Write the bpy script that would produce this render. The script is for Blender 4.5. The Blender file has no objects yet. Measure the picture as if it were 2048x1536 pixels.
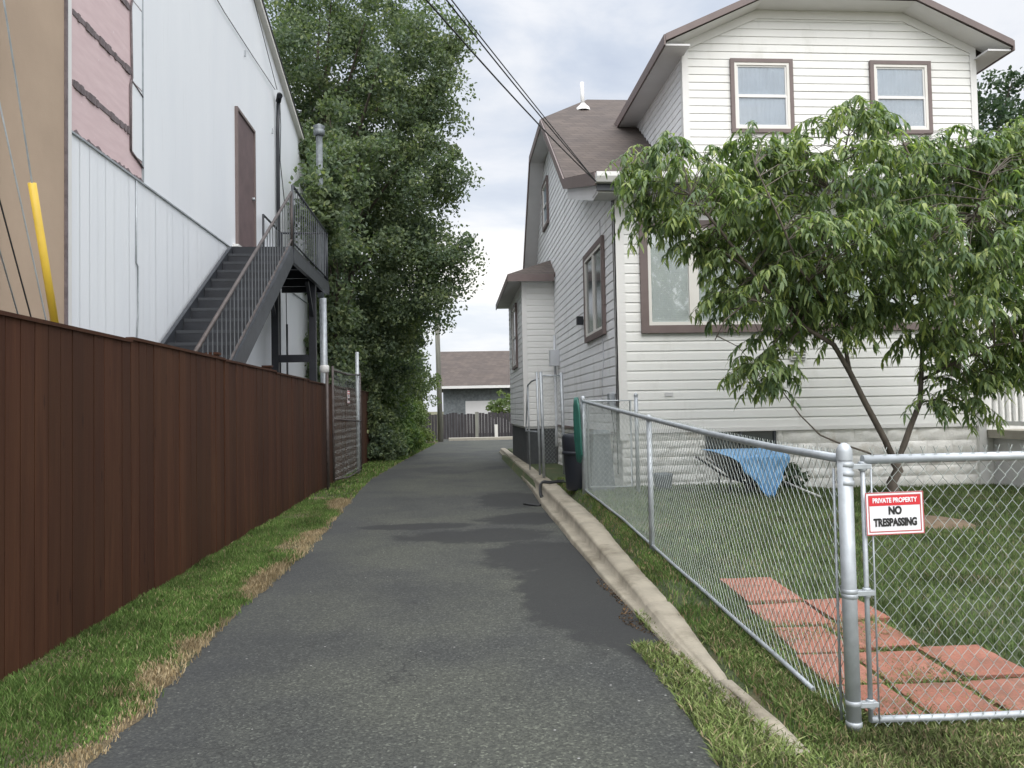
import bpy, math, random
import numpy as np
from mathutils import Vector, Matrix, noise
R = math.radians
rnd = random.Random(7)
rng = np.random.default_rng(7)
sc = bpy.context.scene
col = sc.collection

# ------------------------------------------------------------------ camera
CAMZ = 1.45
FPX, IW, IH = 1550.0, 2048.0, 1536.0
YAW, PITCH, ROLL = R(4.28), R(1.88), R(-1.1)
CR = Matrix.Rotation(-YAW, 3, 'Z') @ Matrix.Rotation(math.pi/2 + PITCH, 3, 'X') @ Matrix.Rotation(ROLL, 3, 'Z')
cam = bpy.data.cameras.new('camera'); camo = bpy.data.objects.new('camera', cam); col.objects.link(camo)
camo.location = (0, 0, CAMZ); camo.rotation_euler = CR.to_euler()
cam.sensor_width = 36; cam.lens = 36*FPX/IW; cam.clip_start = .05; cam.clip_end = 3000
sc.camera = camo

# ------------------------------------------------------------------ sky and sun
SUN_EL, SUN_AZ = R(42), R(170)          # azimuth clockwise from +y: behind the camera, a little to the right
w = bpy.data.worlds.new('World'); sc.world = w; w.use_nodes = True
nt = w.node_tree; nt.nodes.clear(); N = nt.nodes.new; L = nt.links.new
out = N('ShaderNodeOutputWorld'); bg = N('ShaderNodeBackground'); bg.inputs[1].default_value = 0.1
sky = N('ShaderNodeTexSky'); sky.sky_type = 'NISHITA'; sky.sun_disc = False
sky.sun_elevation = SUN_EL; sky.sun_rotation = SUN_AZ
tc = N('ShaderNodeTexCoord'); mp = N('ShaderNodeMapping'); mp.inputs['Scale'].default_value = (1, 1, 2.6)
L(tc.outputs['Generated'], mp.inputs['Vector'])
n1 = N('ShaderNodeTexNoise'); n1.inputs['Scale'].default_value = 3.4; n1.inputs['Detail'].default_value = 7; n1.inputs['Roughness'].default_value = .55
n1.inputs['Distortion'].default_value = .3
L(mp.outputs[0], n1.inputs['Vector'])
cr = N('ShaderNodeValToRGB'); e = cr.color_ramp.elements
e[0].position = .30; e[0].color = (4.8, 5.4, 6.6, 1); e[1].position = .64; e[1].color = (8.2, 8.35, 8.7, 1)
m_ = e.new(.47); m_.color = (6.0, 6.55, 7.5, 1)
L(n1.outputs['Fac'], cr.inputs[0])
sx = N('ShaderNodeSeparateXYZ'); L(tc.outputs['Generated'], sx.inputs[0])
gr = N('ShaderNodeValToRGB'); g = gr.color_ramp.elements        # overcast: brighter overhead, a pale band low down
g[0].position = 0.0; g[0].color = (1.15, 1.1, 1.05, 1); g[1].position = 1.0; g[1].color = (2.7, 2.62, 2.5, 1)
q = g.new(.16); q.color = (1.34, 1.27, 1.17, 1); q = g.new(.36); q.color = (1.0, 1.0, 1.0, 1); q = g.new(.50); q.color = (1.04, 1.04, 1.04, 1); q = g.new(.68); q.color = (2.1, 2.05, 1.97, 1)
L(sx.outputs['Z'], gr.inputs[0])
mu = N('ShaderNodeMix'); mu.data_type = 'RGBA'; mu.blend_type = 'MULTIPLY'; mu.inputs[0].default_value = 1
L(cr.outputs[0], mu.inputs[6]); L(gr.outputs[0], mu.inputs[7])
mx = N('ShaderNodeMix'); mx.data_type = 'RGBA'; mx.inputs[0].default_value = .9
L(sky.outputs[0], mx.inputs[6]); L(mu.outputs[2], mx.inputs[7])
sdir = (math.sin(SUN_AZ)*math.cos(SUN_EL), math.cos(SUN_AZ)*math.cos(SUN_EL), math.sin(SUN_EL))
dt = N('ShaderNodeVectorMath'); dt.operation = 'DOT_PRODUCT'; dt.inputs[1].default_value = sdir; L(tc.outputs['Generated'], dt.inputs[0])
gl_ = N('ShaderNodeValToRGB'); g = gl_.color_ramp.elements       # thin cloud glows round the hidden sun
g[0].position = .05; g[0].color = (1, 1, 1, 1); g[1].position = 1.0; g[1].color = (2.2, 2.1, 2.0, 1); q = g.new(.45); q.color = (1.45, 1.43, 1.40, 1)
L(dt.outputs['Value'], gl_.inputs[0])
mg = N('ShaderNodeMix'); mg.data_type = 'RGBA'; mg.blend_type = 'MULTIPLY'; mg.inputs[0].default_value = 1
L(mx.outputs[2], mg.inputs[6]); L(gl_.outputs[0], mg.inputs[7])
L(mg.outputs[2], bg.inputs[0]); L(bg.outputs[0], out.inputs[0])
sl = bpy.data.lights.new('sun', 'SUN'); sl.energy = 1.15; sl.angle = R(35); sl.color = (1, .96, .9)
so = bpy.data.objects.new('sun', sl); col.objects.link(so)
sd = Vector((math.sin(SUN_AZ)*math.cos(SUN_EL), math.cos(SUN_AZ)*math.cos(SUN_EL), math.sin(SUN_EL)))
so.rotation_euler = sd.to_track_quat('Z', 'Y').to_euler()
sc.view_settings.view_transform = 'Standard'; sc.view_settings.look = 'None'
sc.view_settings.exposure = 0.24; sc.view_settings.gamma = 1; sc.view_settings.use_curve_mapping = False

# ------------------------------------------------------------------ helpers
def ray(px, py): return CR @ Vector(((px-IW/2)/FPX, -(py-IH/2)/FPX, -1))
def atY(px, py, y): d = ray(px, py); return Vector((0, 0, CAMZ)) + d*(y/d.y)
def atX(px, py, x): d = ray(px, py); return Vector((0, 0, CAMZ)) + d*(x/d.x)
def atZ(px, py, z): d = ray(px, py); return Vector((0, 0, CAMZ)) + d*((z-CAMZ)/d.z)
def interp(x, pts):
    return float(np.interp(x, [p[0] for p in pts], [p[1] for p in pts]))
def smooth(a, b, x):
    t = min(1, max(0, (x-a)/(b-a))); return t*t*(3-2*t)

def tag(o, label=None, cat=None, group=None, kind=None):
    if label: o['label'] = label
    if cat: o['category'] = cat
    if group: o['group'] = group
    if kind: o['kind'] = kind
    return o
def empty(name, loc, label=None, cat=None, group=None, rz=0):
    o = bpy.data.objects.new(name, None); col.objects.link(o); o.location = loc; o.rotation_euler.z = rz
    o.empty_display_size = .1
    return tag(o, label, cat, group)
def copy_tree(o, parent=None):
    c = o.copy(); col.objects.link(c)
    if parent is not None:
        c.parent = parent; c.matrix_parent_inverse = Matrix()
    for ch in [k for k in col.objects if k.parent == o]: copy_tree(ch, c)
    return c

class MB:
    """collects faces in world space; build() links them as one mesh object"""
    def __init__(s): s.v = []; s.f = []; s.sm = []
    def poly(s, pts, smooth=False):
        i = len(s.v); s.v += [tuple(p) for p in pts]; s.f.append(tuple(range(i, i+len(pts)))); s.sm.append(smooth)
    def box(s, x0, x1, y0, y1, z0, z1):
        if x0 > x1: x0, x1 = x1, x0
        if y0 > y1: y0, y1 = y1, y0
        i = len(s.v)
        s.v += [(x0,y0,z0),(x1,y0,z0),(x1,y1,z0),(x0,y1,z0),(x0,y0,z1),(x1,y0,z1),(x1,y1,z1),(x0,y1,z1)]
        for f in ((0,3,2,1),(4,5,6,7),(0,1,5,4),(1,2,6,5),(2,3,7,6),(3,0,4,7)): s.f.append(tuple(i+k for k in f)); s.sm.append(False)
        return s
    def bar(s, a, b, w, h, up=(0,0,1)):
        a = Vector(a); b = Vector(b); d = (b-a).normalized(); u = Vector(up)
        r = d.cross(u)
        if r.length < 1e-5: r = d.cross(Vector((1,0,0)))
        r.normalize(); u = r.cross(d).normalized(); r *= w/2; u = u*h/2
        i = len(s.v)
        s.v += [tuple(p) for p in (a-r-u, a+r-u, a+r+u, a-r+u, b-r-u, b+r-u, b+r+u, b-r+u)]
        for f in ((0,1,2,3),(4,7,6,5),(0,4,5,1),(1,5,6,2),(2,6,7,3),(3,7,4,0)): s.f.append(tuple(i+k for k in f)); s.sm.append(False)
        return s
    def tube(s, pts, r, n=8, cap=True, r1=None):
        pts = [Vector(p) for p in pts]; m = len(pts); i0 = len(s.v); ref = None
        for k, p in enumerate(pts):
            d = (pts[min(k+1, m-1)] - pts[max(k-1, 0)]).normalized()
            if ref is None:
                ref = d.cross(Vector((0,0,1)) if abs(d.z) < .9 else Vector((1,0,0))).normalized()
            else:
                ref = (ref - d*ref.dot(d)).normalized()
            b = d.cross(ref)
            rr = r[k] if isinstance(r, (list, tuple)) else (r if r1 is None else r + (r1-r)*k/(m-1))
            for j in range(n):
                a = 2*math.pi*j/n; s.v.append(tuple(p + (ref*math.cos(a) + b*math.sin(a))*rr))
        for k in range(m-1):
            for j in range(n):
                s.f.append((i0+k*n+j, i0+k*n+(j+1)%n, i0+(k+1)*n+(j+1)%n, i0+(k+1)*n+j)); s.sm.append(n > 4)
        if cap:
            s.f.append(tuple(i0+j for j in range(n-1, -1, -1))); s.sm.append(False)
            s.f.append(tuple(i0+(m-1)*n+j for j in range(n))); s.sm.append(False)
        return s
    def lathe(s, c, prof, n=24, sxy=(1, 1)):
        i0 = len(s.v)
        for (r, z) in prof:
            for j in range(n):
                a = 2*math.pi*j/n; s.v.append((c[0]+r*sxy[0]*math.cos(a), c[1]+r*sxy[1]*math.sin(a), c[2]+z))
        for k in range(len(prof)-1):
            for j in range(n):
                s.f.append((i0+k*n+j, i0+k*n+(j+1)%n, i0+(k+1)*n+(j+1)%n, i0+(k+1)*n+j)); s.sm.append(True)
        return s
    def slab(s, pts, t, axis=(0,0,-1)):
        """closed prism from an outline and an extrusion vector"""
        pts = [Vector(p) for p in pts]; d = Vector(axis)*t; n = len(pts)
        s.poly(pts); s.poly([p+d for p in reversed(pts)])
        for k in range(n): s.poly([pts[(k+1)%n], pts[k], pts[k]+d, pts[(k+1)%n]+d])
        return s
    def build(s, name, mat, parent=None, bevel=0, uv=None):
        me = bpy.data.meshes.new(name); me.from_pydata(s.v, [], s.f)
        me.polygons.foreach_set('use_smooth', s.sm)
        me.update()
        o = bpy.data.objects.new(name, me); col.objects.link(o); me.materials.append(mat)
        if parent is not None:
            o.parent = parent
            M = parent.matrix_world.copy() if False else world(parent)
            o.matrix_parent_inverse = M.inverted()
        if bevel:
            b = o.modifiers.new('bevel', 'BEVEL'); b.width = bevel; b.segments = 2; b.limit_method = 'ANGLE'
        return o
def world(o):
    M = Matrix.Translation(o.location) @ o.rotation_euler.to_matrix().to_4x4()
    if o.parent is not None: M = world(o.parent) @ o.matrix_parent_inverse @ M
    return M
def npmesh(name, V, F, mat, parent=None, colors=None, smooth=False):
    """V (n,3), F (m,k) arrays to one mesh; colors (n,3) optional tint attribute"""
    me = bpy.data.meshes.new(name); n, m, k = len(V), len(F), F.shape[1]
    me.vertices.add(n); me.vertices.foreach_set('co', V.astype(np.float32).ravel())
    me.loops.add(m*k); me.loops.foreach_set('vertex_index', F.astype(np.int32).ravel())
    me.polygons.add(m); me.polygons.foreach_set('loop_start', np.arange(0, m*k, k, dtype=np.int32))
    me.polygons.foreach_set('loop_total', np.full(m, k, dtype=np.int32))
    me.polygons.foreach_set('use_smooth', np.full(m, smooth, dtype=bool))
    if colors is not None:
        a = me.color_attributes.new('tint', 'FLOAT_COLOR', 'POINT')
        c = np.ones((n, 4), dtype=np.float32); c[:, :3] = colors; a.data.foreach_set('color', c.ravel())
    me.update(calc_edges=True); me.materials.append(mat)
    o = bpy.data.objects.new(name, me); col.objects.link(o)
    if parent is not None: o.parent = parent; o.matrix_parent_inverse = world(parent).inverted()
    return o

# ------------------------------------------------------------------ materials
def newmat(name):
    m = bpy.data.materials.new(name); m.use_nodes = True; t = m.node_tree
    return m, t, t.nodes['Principled BSDF']
def nd(t, typ, **kw):
    n = t.nodes.new(typ)
    for k, v in kw.items():
        if k in n.inputs: n.inputs[k].default_value = v
        else: setattr(n, k, v)
    return n
def ramp(t, fac, stops):
    r = t.nodes.new('ShaderNodeValToRGB'); el = r.color_ramp.elements
    el[0].position, el[0].color = stops[0][0], (*stops[0][1], 1)
    el[1].position, el[1].color = stops[-1][0], (*stops[-1][1], 1)
    for p, c in stops[1:-1]: x = el.new(p); x.color = (*c, 1)
    t.links.new(fac, r.inputs[0]); return r.outputs[0]
def mixc(t, fac, a, b, mode='MIX'):
    m = t.nodes.new('ShaderNodeMix'); m.data_type = 'RGBA'; m.blend_type = mode
    for s, v in ((0, fac), (6, a), (7, b)):
        if hasattr(v, 'links') or hasattr(v, 'is_linked'): t.links.new(v, m.inputs[s])
        elif isinstance(v, (int, float)): m.inputs[s].default_value = v
        else: m.inputs[s].default_value = (*v, 1)
    return m.outputs[2]
def mathn(t, op, a, b=None, clamp=False):
    m = t.nodes.new('ShaderNodeMath'); m.operation = op; m.use_clamp = clamp
    for s, v in ((0, a), (1, b)):
        if v is None: continue
        if hasattr(v, 'is_linked'): t.links.new(v, m.inputs[s])
        else: m.inputs[s].default_value = v
    return m.outputs[0]
def noisen(t, vec, scale, detail=4, rough=.55, dist=0):
    n = nd(t, 'ShaderNodeTexNoise', Scale=scale, Detail=detail, Roughness=rough, Distortion=dist)
    if vec is not None: t.links.new(vec, n.inputs['Vector'])
    return n.outputs['Fac']
def pos(t, scale=None):
    g = t.nodes.new('ShaderNodeNewGeometry')
    if scale is None: return g.outputs['Position']
    m = t.nodes.new('ShaderNodeMapping'); m.inputs['Scale'].default_value = scale
    t.links.new(g.outputs['Position'], m.inputs['Vector']); return m.outputs[0]
def bump(t, b, h, strength=.3, dist=.01):
    n = nd(t, 'ShaderNodeBump', Strength=strength, Distance=dist); t.links.new(h, n.inputs['Height']); t.links.new(n.outputs[0], b.inputs['Normal'])
def simple(name, c, rough=.6, metal=0, var=.15, vscale=3, bscale=0, bstr=.2, dirt=None, stretch=None):
    m, t, b = newmat(name)
    P = pos(t, stretch)
    f = noisen(t, P, vscale, 5, .6)
    lo = tuple(x*(1-var) for x in c); hi = tuple(min(1, x*(1+var)) for x in c)
    o = ramp(t, f, [(.3, lo), (.7, hi)])
    if dirt:
        f2 = noisen(t, P, dirt[1], 6, .65)
        fm = ramp(t, f2, [(dirt[2], (0, 0, 0)), (dirt[2]+.15, (1, 1, 1))])
        o = mixc(t, mathn(t, 'MULTIPLY', fm, dirt[3]), o, dirt[0])
    t.links.new(o, b.inputs['Base Color'])
    b.inputs['Roughness'].default_value = rough; b.inputs['Metallic'].default_value = metal
    if bscale: bump(t, b, noisen(t, P, bscale, 6, .6), bstr, .01)
    return m
M = {}
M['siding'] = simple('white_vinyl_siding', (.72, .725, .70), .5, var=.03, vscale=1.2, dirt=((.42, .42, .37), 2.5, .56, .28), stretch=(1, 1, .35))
M['siding_side'] = simple('white_vinyl_siding_side', (.80, .81, .815), .5, var=.04, vscale=1.5, dirt=((.38, .38, .34), 2.2, .55, .35), stretch=(1, 1, .35))  # same vinyl as the front, base colour raised to brighten the side walls
M['white'] = simple('white_paint', (.68, .68, .66), .45, var=.04, vscale=2)
M['cream'] = simple('cream_vinyl', (.68, .665, .62), .45, var=.04, vscale=2)
M['brown_trim'] = simple('brown_trim', (.15, .115, .108), .55, var=.1, vscale=4)
M['soffit'] = simple('soffit', (.60, .60, .60), .6, var=.05, vscale=2)
M['dark'] = simple('dark_void', (.03, .034, .038), .4, var=.2)
M['black_metal'] = simple('black_painted_steel', (.012, .014, .019), .42, var=.25, vscale=6)
M['grey_metal'] = simple('worn_dark_steel', (.045, .05, .058), .4, .3, var=.3, vscale=8)
M['nosing'] = simple('dark_nosing', (.028, .032, .038), .5, var=.2)
M['baluster'] = simple('worn_grey_baluster', (.12, .13, .14), .5, .2, var=.2, vscale=6)
M['rust_rail'] = simple('weathered_handrail', (.075, .062, .058), .55, .2, var=.35, vscale=9)
M['galv'] = simple('galvanized_steel', (.42, .45, .47), .5, .45, var=.14, vscale=14, bscale=60, bstr=.05)
M['galv_dull'] = simple('dull_galvanized', (.40, .43, .45), .5, .5, var=.18, vscale=10)
M['wire'] = simple('chain_link_wire', (.37, .405, .385), .55, .3, var=.15, vscale=6)
M['plast_black'] = simple('black_plastic', (.018, .022, .03), .45, var=.2)
M['plast_grey'] = simple('grey_plastic', (.10, .12, .135), .5, var=.15)
M['hose_green'] = simple('teal_green_vinyl', (.03, .14, .11), .4, var=.2)
M['rubber'] = simple('black_rubber', (.015, .016, .017), .5, var=.2)
M['yellow'] = simple('yellow_plastic', (.62, .42, .045), .5, var=.12, vscale=3)
M['pole'] = simple('weathered_pole', (.22, .22, .19), .9, var=.2, vscale=4, stretch=(4, 4, .4))
M['tan'] = simple('tan_stucco', (.42, .32, .235), .9, var=.07, vscale=1.3, bscale=90, bstr=.25)
M['flue'] = simple('sooty_flue', (.16, .18, .19), .5, .3, var=.3, vscale=8)
M['pvc'] = simple('grey_white_pipe', (.5, .52, .54), .45, var=.12)
M['concrete'] = simple('concrete', (.30, .27, .21), .9, var=.22, vscale=3, bscale=35, bstr=.5, dirt=((.13, .11, .075), 2.0, .52, .7))
M['concrete_dark'] = simple('damp_block', (.055, .06, .062), .85, var=.25, vscale=5, bscale=20, bstr=.4)
M['walk'] = simple('walk_concrete', (.34, .32, .27), .9, var=.15, vscale=4, bscale=40, bstr=.3)
M['dirt'] = simple('bare_dirt', (.18, .13, .085), .95, var=.35, vscale=9, bscale=30, bstr=.6)
M['pvcblind'] = simple('window_blind', (.62, .65, .64), .6, var=.04)
M['bark'] = simple('bark', (.09, .075, .06), .9, var=.35, vscale=10, bscale=25, bstr=.7, stretch=(1, 1, .3))
M['dark_wood'] = simple('old_fence_wood', (.048, .044, .047), .9, var=.4, vscale=5, stretch=(3, 3, .3))  # dark grey-brown boards, tone varied by noise stretched along their height

def m_glass(name, c=(.30, .35, .39), rough=.12):
    m, t, b = newmat(name); f = noisen(t, pos(t), 2.5, 2)
    t.links.new(ramp(t, f, [(.3, tuple(x*.9 for x in c)), (.7, tuple(x*1.1 for x in c))]), b.inputs['Base Color'])
    b.inputs['Roughness'].default_value = rough; b.inputs['Specular IOR Level'].default_value = .8; return m
M['glass'] = m_glass('curtained_glass', (.40, .45, .50)); M['glass_dark'] = m_glass('dark_glass', (.035, .045, .05))
def m_clear():
    m, t, b = newmat('clear_glass'); b.inputs['Base Color'].default_value = (.8, .85, .85, 1); b.inputs['Roughness'].default_value = .03
    g = t.nodes.new('ShaderNodeBsdfTransparent'); g.inputs[0].default_value = (.96, .975, .975, 1)
    gl = t.nodes.new('ShaderNodeBsdfGlossy'); gl.inputs['Roughness'].default_value = .03
    mx = t.nodes.new('ShaderNodeMixShader'); mx.inputs[0].default_value = .10; t.links.new(g.outputs[0], mx.inputs[1]); t.links.new(gl.outputs[0], mx.inputs[2])
    t.links.new(mx.outputs[0], t.nodes['Material Output'].inputs[0]); return m
M['clear'] = m_clear()
M['curtain'] = simple('net_curtain', (.33, .37, .42), .8, var=.12, vscale=3)

def m_panels():
    m, t, b = newmat('white_painted_panels'); P = pos(t, (1, 1, .25))
    a = ramp(t, noisen(t, P, 1.1, 5, .6), [(.3, (.71, .74, .77)), (.7, (.765, .79, .81))])
    st = ramp(t, noisen(t, pos(t, (9, 9, .5)), 1.6, 5, .7), [(.60, (0, 0, 0)), (.78, (1, 1, 1))])
    a = mixc(t, mathn(t, 'MULTIPLY', st, .3), a, (.45, .46, .45))
    t.links.new(a, b.inputs['Base Color']); b.inputs['Roughness'].default_value = .6
    bump(t, b, noisen(t, pos(t, (20, 20, 1.5)), 3, 4), .12, .004); return m
M['panels'] = m_panels()
def m_pink():
    m, t, b = newmat('pink_foam_board')
    a = ramp(t, noisen(t, pos(t, (1, 1, 6)), 3, 5, .6), [(.3, (.57, .43, .435)), (.7, (.64, .50, .50))])
    sp = ramp(t, noisen(t, pos(t), 9, 3, .7), [(.70, (0, 0, 0)), (.74, (1, 1, 1))])
    a = mixc(t, mathn(t, 'MULTIPLY', sp, .5), a, (.75, .70, .70))
    t.links.new(a, b.inputs['Base Color']); b.inputs['Roughness'].default_value = .7; return m
M['pink'] = m_pink()
M['batten'] = simple('rough_grey_batten', (.15, .125, .13), .9, var=.3, vscale=14)
M['door_brown'] = simple('red_brown_door', (.12, .082, .082), .6, var=.2, vscale=4)

def m_fence():
    m, t, b = newmat('red_brown_stained_wood')
    P = pos(t, (5, 5, .35))
    a = ramp(t, noisen(t, P, 2.2, 8, .65, .6), [(.2, (.042, .0165, .0095)), (.5, (.070, .0285, .0155)), (.8, (.108, .047, .024))])
    gi = t.nodes.new('ShaderNodeNewGeometry')
    a = mixc(t, mathn(t, 'MULTIPLY', gi.outputs['Random Per Island'], .8), a, (.034, .0145, .0095))
    big = ramp(t, noisen(t, pos(t, (1, 1, .6)), .8, 3), [(.4, (0, 0, 0)), (.7, (1, 1, 1))])
    a = mixc(t, mathn(t, 'MULTIPLY', big, .35), a, (.062, .032, .0145))
    kn = nd(t, 'ShaderNodeTexVoronoi', Scale=1.0); t.links.new(pos(t, (6.7, 6.7, 1.7)), kn.inputs['Vector'])
    a = mixc(t, mathn(t, 'MULTIPLY', ramp(t, kn.outputs['Distance'], [(.05, (1, 1, 1)), (.11, (0, 0, 0))]), .6), a, (.018, .007, .005))
    sz = t.nodes.new('ShaderNodeSeparateXYZ'); t.links.new(pos(t), sz.inputs[0])
    mud = ramp(t, mathn(t, 'ADD', sz.outputs[2], mathn(t, 'MULTIPLY', noisen(t, pos(t), 5, 5, .7), -.5)), [(-.42, (1, 1, 1)), (-.30, (0, 0, 0))])
    a = mixc(t, mathn(t, 'MULTIPLY', mud, .0), a, (.10, .07, .045))
    t.links.new(a, b.inputs['Base Color']); b.inputs['Roughness'].default_value = .7; b.inputs['Specular IOR Level'].default_value = .18
    bump(t, b, noisen(t, pos(t, (14, 14, .7)), 4, 7, .7), .35, .006); return m
M['fence'] = m_fence()

def m_asphalt():
    m, t, b = newmat('asphalt'); P = pos(t)
    base = ramp(t, noisen(t, P, .9, 6, .6), [(.3, (.031, .0335, .0325)), (.7, (.054, .057, .051))])
    br = ramp(t, noisen(t, P, .45, 3), [(.42, (0, 0, 0)), (.58, (1, 1, 1))])
    base = mixc(t, mathn(t, 'MULTIPLY', br, .6), base, (.062, .066, .052))
    sp = nd(t, 'ShaderNodeTexVoronoi', Scale=95.0); t.links.new(P, sp.inputs['Vector'])
    cc = t.nodes.new('ShaderNodeSeparateColor'); t.links.new(sp.outputs['Color'], cc.inputs[0])
    base = mixc(t, 1.0, base, ramp(t, cc.outputs[0], [(0, (.55, .55, .55)), (.6, (1, 1, 1)), (.9, (1.35, 1.35, 1.3)), (1, (2.3, 2.3, 2.2))]), 'MULTIPLY')
    sp2 = nd(t, 'ShaderNodeTexVoronoi', Scale=17.0); t.links.new(P, sp2.inputs['Vector'])
    c2 = t.nodes.new('ShaderNodeSeparateColor'); t.links.new(sp2.outputs['Color'], c2.inputs[0])
    peb = mathn(t, 'MULTIPLY', mathn(t, 'LESS_THAN', sp2.outputs['Distance'], .11), mathn(t, 'GREATER_THAN', c2.outputs[1], .93))
    base = mixc(t, peb, base, (.25, .25, .24))
    # damp stains beside the kerb, shapes broken up by noise
    s = t.nodes.new('ShaderNodeSeparateXYZ'); t.links.new(P, s.inputs[0])
    nz = mathn(t, 'MULTIPLY', mathn(t, 'SUBTRACT', noisen(t, P, 2.6, 6, .6), .5), 1.5)
    tot = None
    for (cx, cy, rx, ry, k) in ((1.02, 6.1, .56, 1.8, 0), (.8, 7.7, .66, .9, 0), (.25, 9.0, .95, .55, 0), (1.0, 10.3, .75, .6, 0), (-.5, 9.9, .8, .3, 0), (1.12, 4.9, .3, .6, 0), (.9, 12.5, .6, 1.2, 0)):
        dx = mathn(t, 'DIVIDE', mathn(t, 'SUBTRACT', s.outputs[0], cx), rx); dy = mathn(t, 'DIVIDE', mathn(t, 'SUBTRACT', s.outputs[1], cy), ry)
        d = mathn(t, 'SQRT', mathn(t, 'ADD', mathn(t, 'MULTIPLY', dx, dx), mathn(t, 'MULTIPLY', dy, dy)))
        tot = d if tot is None else mathn(t, 'MINIMUM', tot, d)
    st = ramp(t, mathn(t, 'ADD', tot, nz), [(.78, (1, 1, 1)), (1.06, (0, 0, 0))])
    base = mixc(t, mathn(t, 'MULTIPLY', st, .88), base, (.0165, .0175, .0175))
    wv = t.nodes.new('ShaderNodeVectorMath'); wv.operation = 'ADD'; t.links.new(P, wv.inputs[0]); nz2 = nd(t, 'ShaderNodeTexNoise', Scale=2.5, Detail=5.0); t.links.new(P, nz2.inputs['Vector']); t.links.new(nz2.outputs['Color'], wv.inputs[1])
    ck = nd(t, 'ShaderNodeTexVoronoi', Scale=.42); ck.feature = 'DISTANCE_TO_EDGE'; t.links.new(wv.outputs[0], ck.inputs['Vector'])
    ckm = mathn(t, 'MULTIPLY', mathn(t, 'LESS_THAN', ck.outputs['Distance'], .0035), ramp(t, noisen(t, P, .8, 2), [(.48, (0, 0, 0)), (.56, (1, 1, 1))]))
    base = mixc(t, mathn(t, 'MULTIPLY', ckm, .6), base, (.012, .012, .012))
    # worn centre and smoother dark left margin of the sealcoat
    edge = ramp(t, mathn(t, 'ADD', mathn(t, 'ADD', s.outputs[0], 1.55), mathn(t, 'MULTIPLY', nz, .3)), [(.1, (1, 1, 1)), (.6, (0, 0, 0))])
    base = mixc(t, mathn(t, 'MULTIPLY', edge, .35), base, (.034, .037, .042))
    t.links.new(base, b.inputs['Base Color']); b.inputs['Roughness'].default_value = .85
    bump(t, b, noisen(t, P, 110, 3, .7), .5, .004); return m
M['asphalt'] = m_asphalt()

def m_soil(name, green, dry, th=.5):
    m, t, b = newmat(name); P = pos(t)
    a = ramp(t, noisen(t, P, 30, 6, .7), [(.3, tuple(x*.6 for x in green)), (.7, tuple(x*1.3 for x in green))])
    d = ramp(t, noisen(t, P, 40, 6, .7), [(.3, tuple(x*.6 for x in dry)), (.7, tuple(x*1.35 for x in dry))])
    f = ramp(t, noisen(t, P, 1.7, 5, .6), [(th-.06, (0, 0, 0)), (th+.06, (1, 1, 1))])
    t.links.new(mixc(t, f, a, d), b.inputs['Base Color']); b.inputs['Roughness'].default_value = .95
    bump(t, b, noisen(t, P, 60, 5, .7), .8, .02); return m
M['lawn_soil'] = m_soil('lawn_soil', (.055, .075, .028), (.12, .10, .055), .60)
M['strip_soil'] = m_soil('strip_soil', (.07, .08, .035), (.15, .115, .068), .50)
M['earth'] = m_soil('earth', (.06, .08, .03), (.15, .12, .07), .5)

def m_leaf(name, stops, trans=.28, rough=.5):
    m, t, b = newmat(name); g = t.nodes.new('ShaderNodeNewGeometry')
    c = ramp(t, g.outputs['Random Per Island'], stops)
    big = noisen(t, g.outputs['Position'], 1.3, 2)
    c = mixc(t, 1.0, c, ramp(t, big, [(.35, (.82, .86, .9)), (.65, (1.18, 1.12, .95))]), 'MULTIPLY')
    t.links.new(c, b.inputs['Base Color']); b.inputs['Roughness'].default_value = rough; b.inputs['Specular IOR Level'].default_value = .3
    tr = t.nodes.new('ShaderNodeBsdfTranslucent'); t.links.new(mixc(t, 1.0, c, (1.1, 1.25, .6), 'MULTIPLY'), tr.inputs[0])
    mx = t.nodes.new('ShaderNodeMixShader'); mx.inputs[0].default_value = trans
    t.links.new(b.outputs[0], mx.inputs[1]); t.links.new(tr.outputs[0], mx.inputs[2]); t.links.new(mx.outputs[0], t.nodes['Material Output'].inputs[0])
    return m
M['leaf_big'] = m_leaf('maple_leaf', [(0, (.09, .125, .088)), (.6, (.13, .178, .108)), (.92, (.18, .23, .125)), (1, (.27, .31, .17))], .38)
M['leaf_hedge'] = m_leaf('hedge_leaf', [(0, (.07, .12, .05)), (.6, (.11, .18, .06)), (1, (.19, .26, .09))])
M['leaf_pale'] = m_leaf('pale_leaf', [(0, (.09, .14, .05)), (1, (.2, .26, .1))])
M['leaf_far'] = m_leaf('far_leaf', [(0, (.035, .065, .042)), (1, (.07, .11, .06))])
M['leaf_peach'] = m_leaf('peach_leaf', [(0, (.115, .172, .10)), (.5, (.18, .25, .128)), (.8, (.26, .34, .14)), (1, (.40, .46, .19))], .45, .42)
def m_tint(name, trans=.2):
    m, t, b = newmat(name); a = t.nodes.new('ShaderNodeAttribute'); a.attribute_name = 'tint'
    t.links.new(a.outputs[0], b.inputs['Base Color']); b.inputs['Roughness'].default_value = .7; b.inputs['Specular IOR Level'].default_value = .15
    tr = t.nodes.new('ShaderNodeBsdfTranslucent'); t.links.new(a.outputs[0], tr.inputs[0])
    mx = t.nodes.new('ShaderNodeMixShader'); mx.inputs[0].default_value = trans
    t.links.new(b.outputs[0], mx.inputs[1]); t.links.new(tr.outputs[0], mx.inputs[2]); t.links.new(mx.outputs[0], t.nodes['Material Output'].inputs[0])
    return m
M['blade'] = m_tint('grass_blade')

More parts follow.
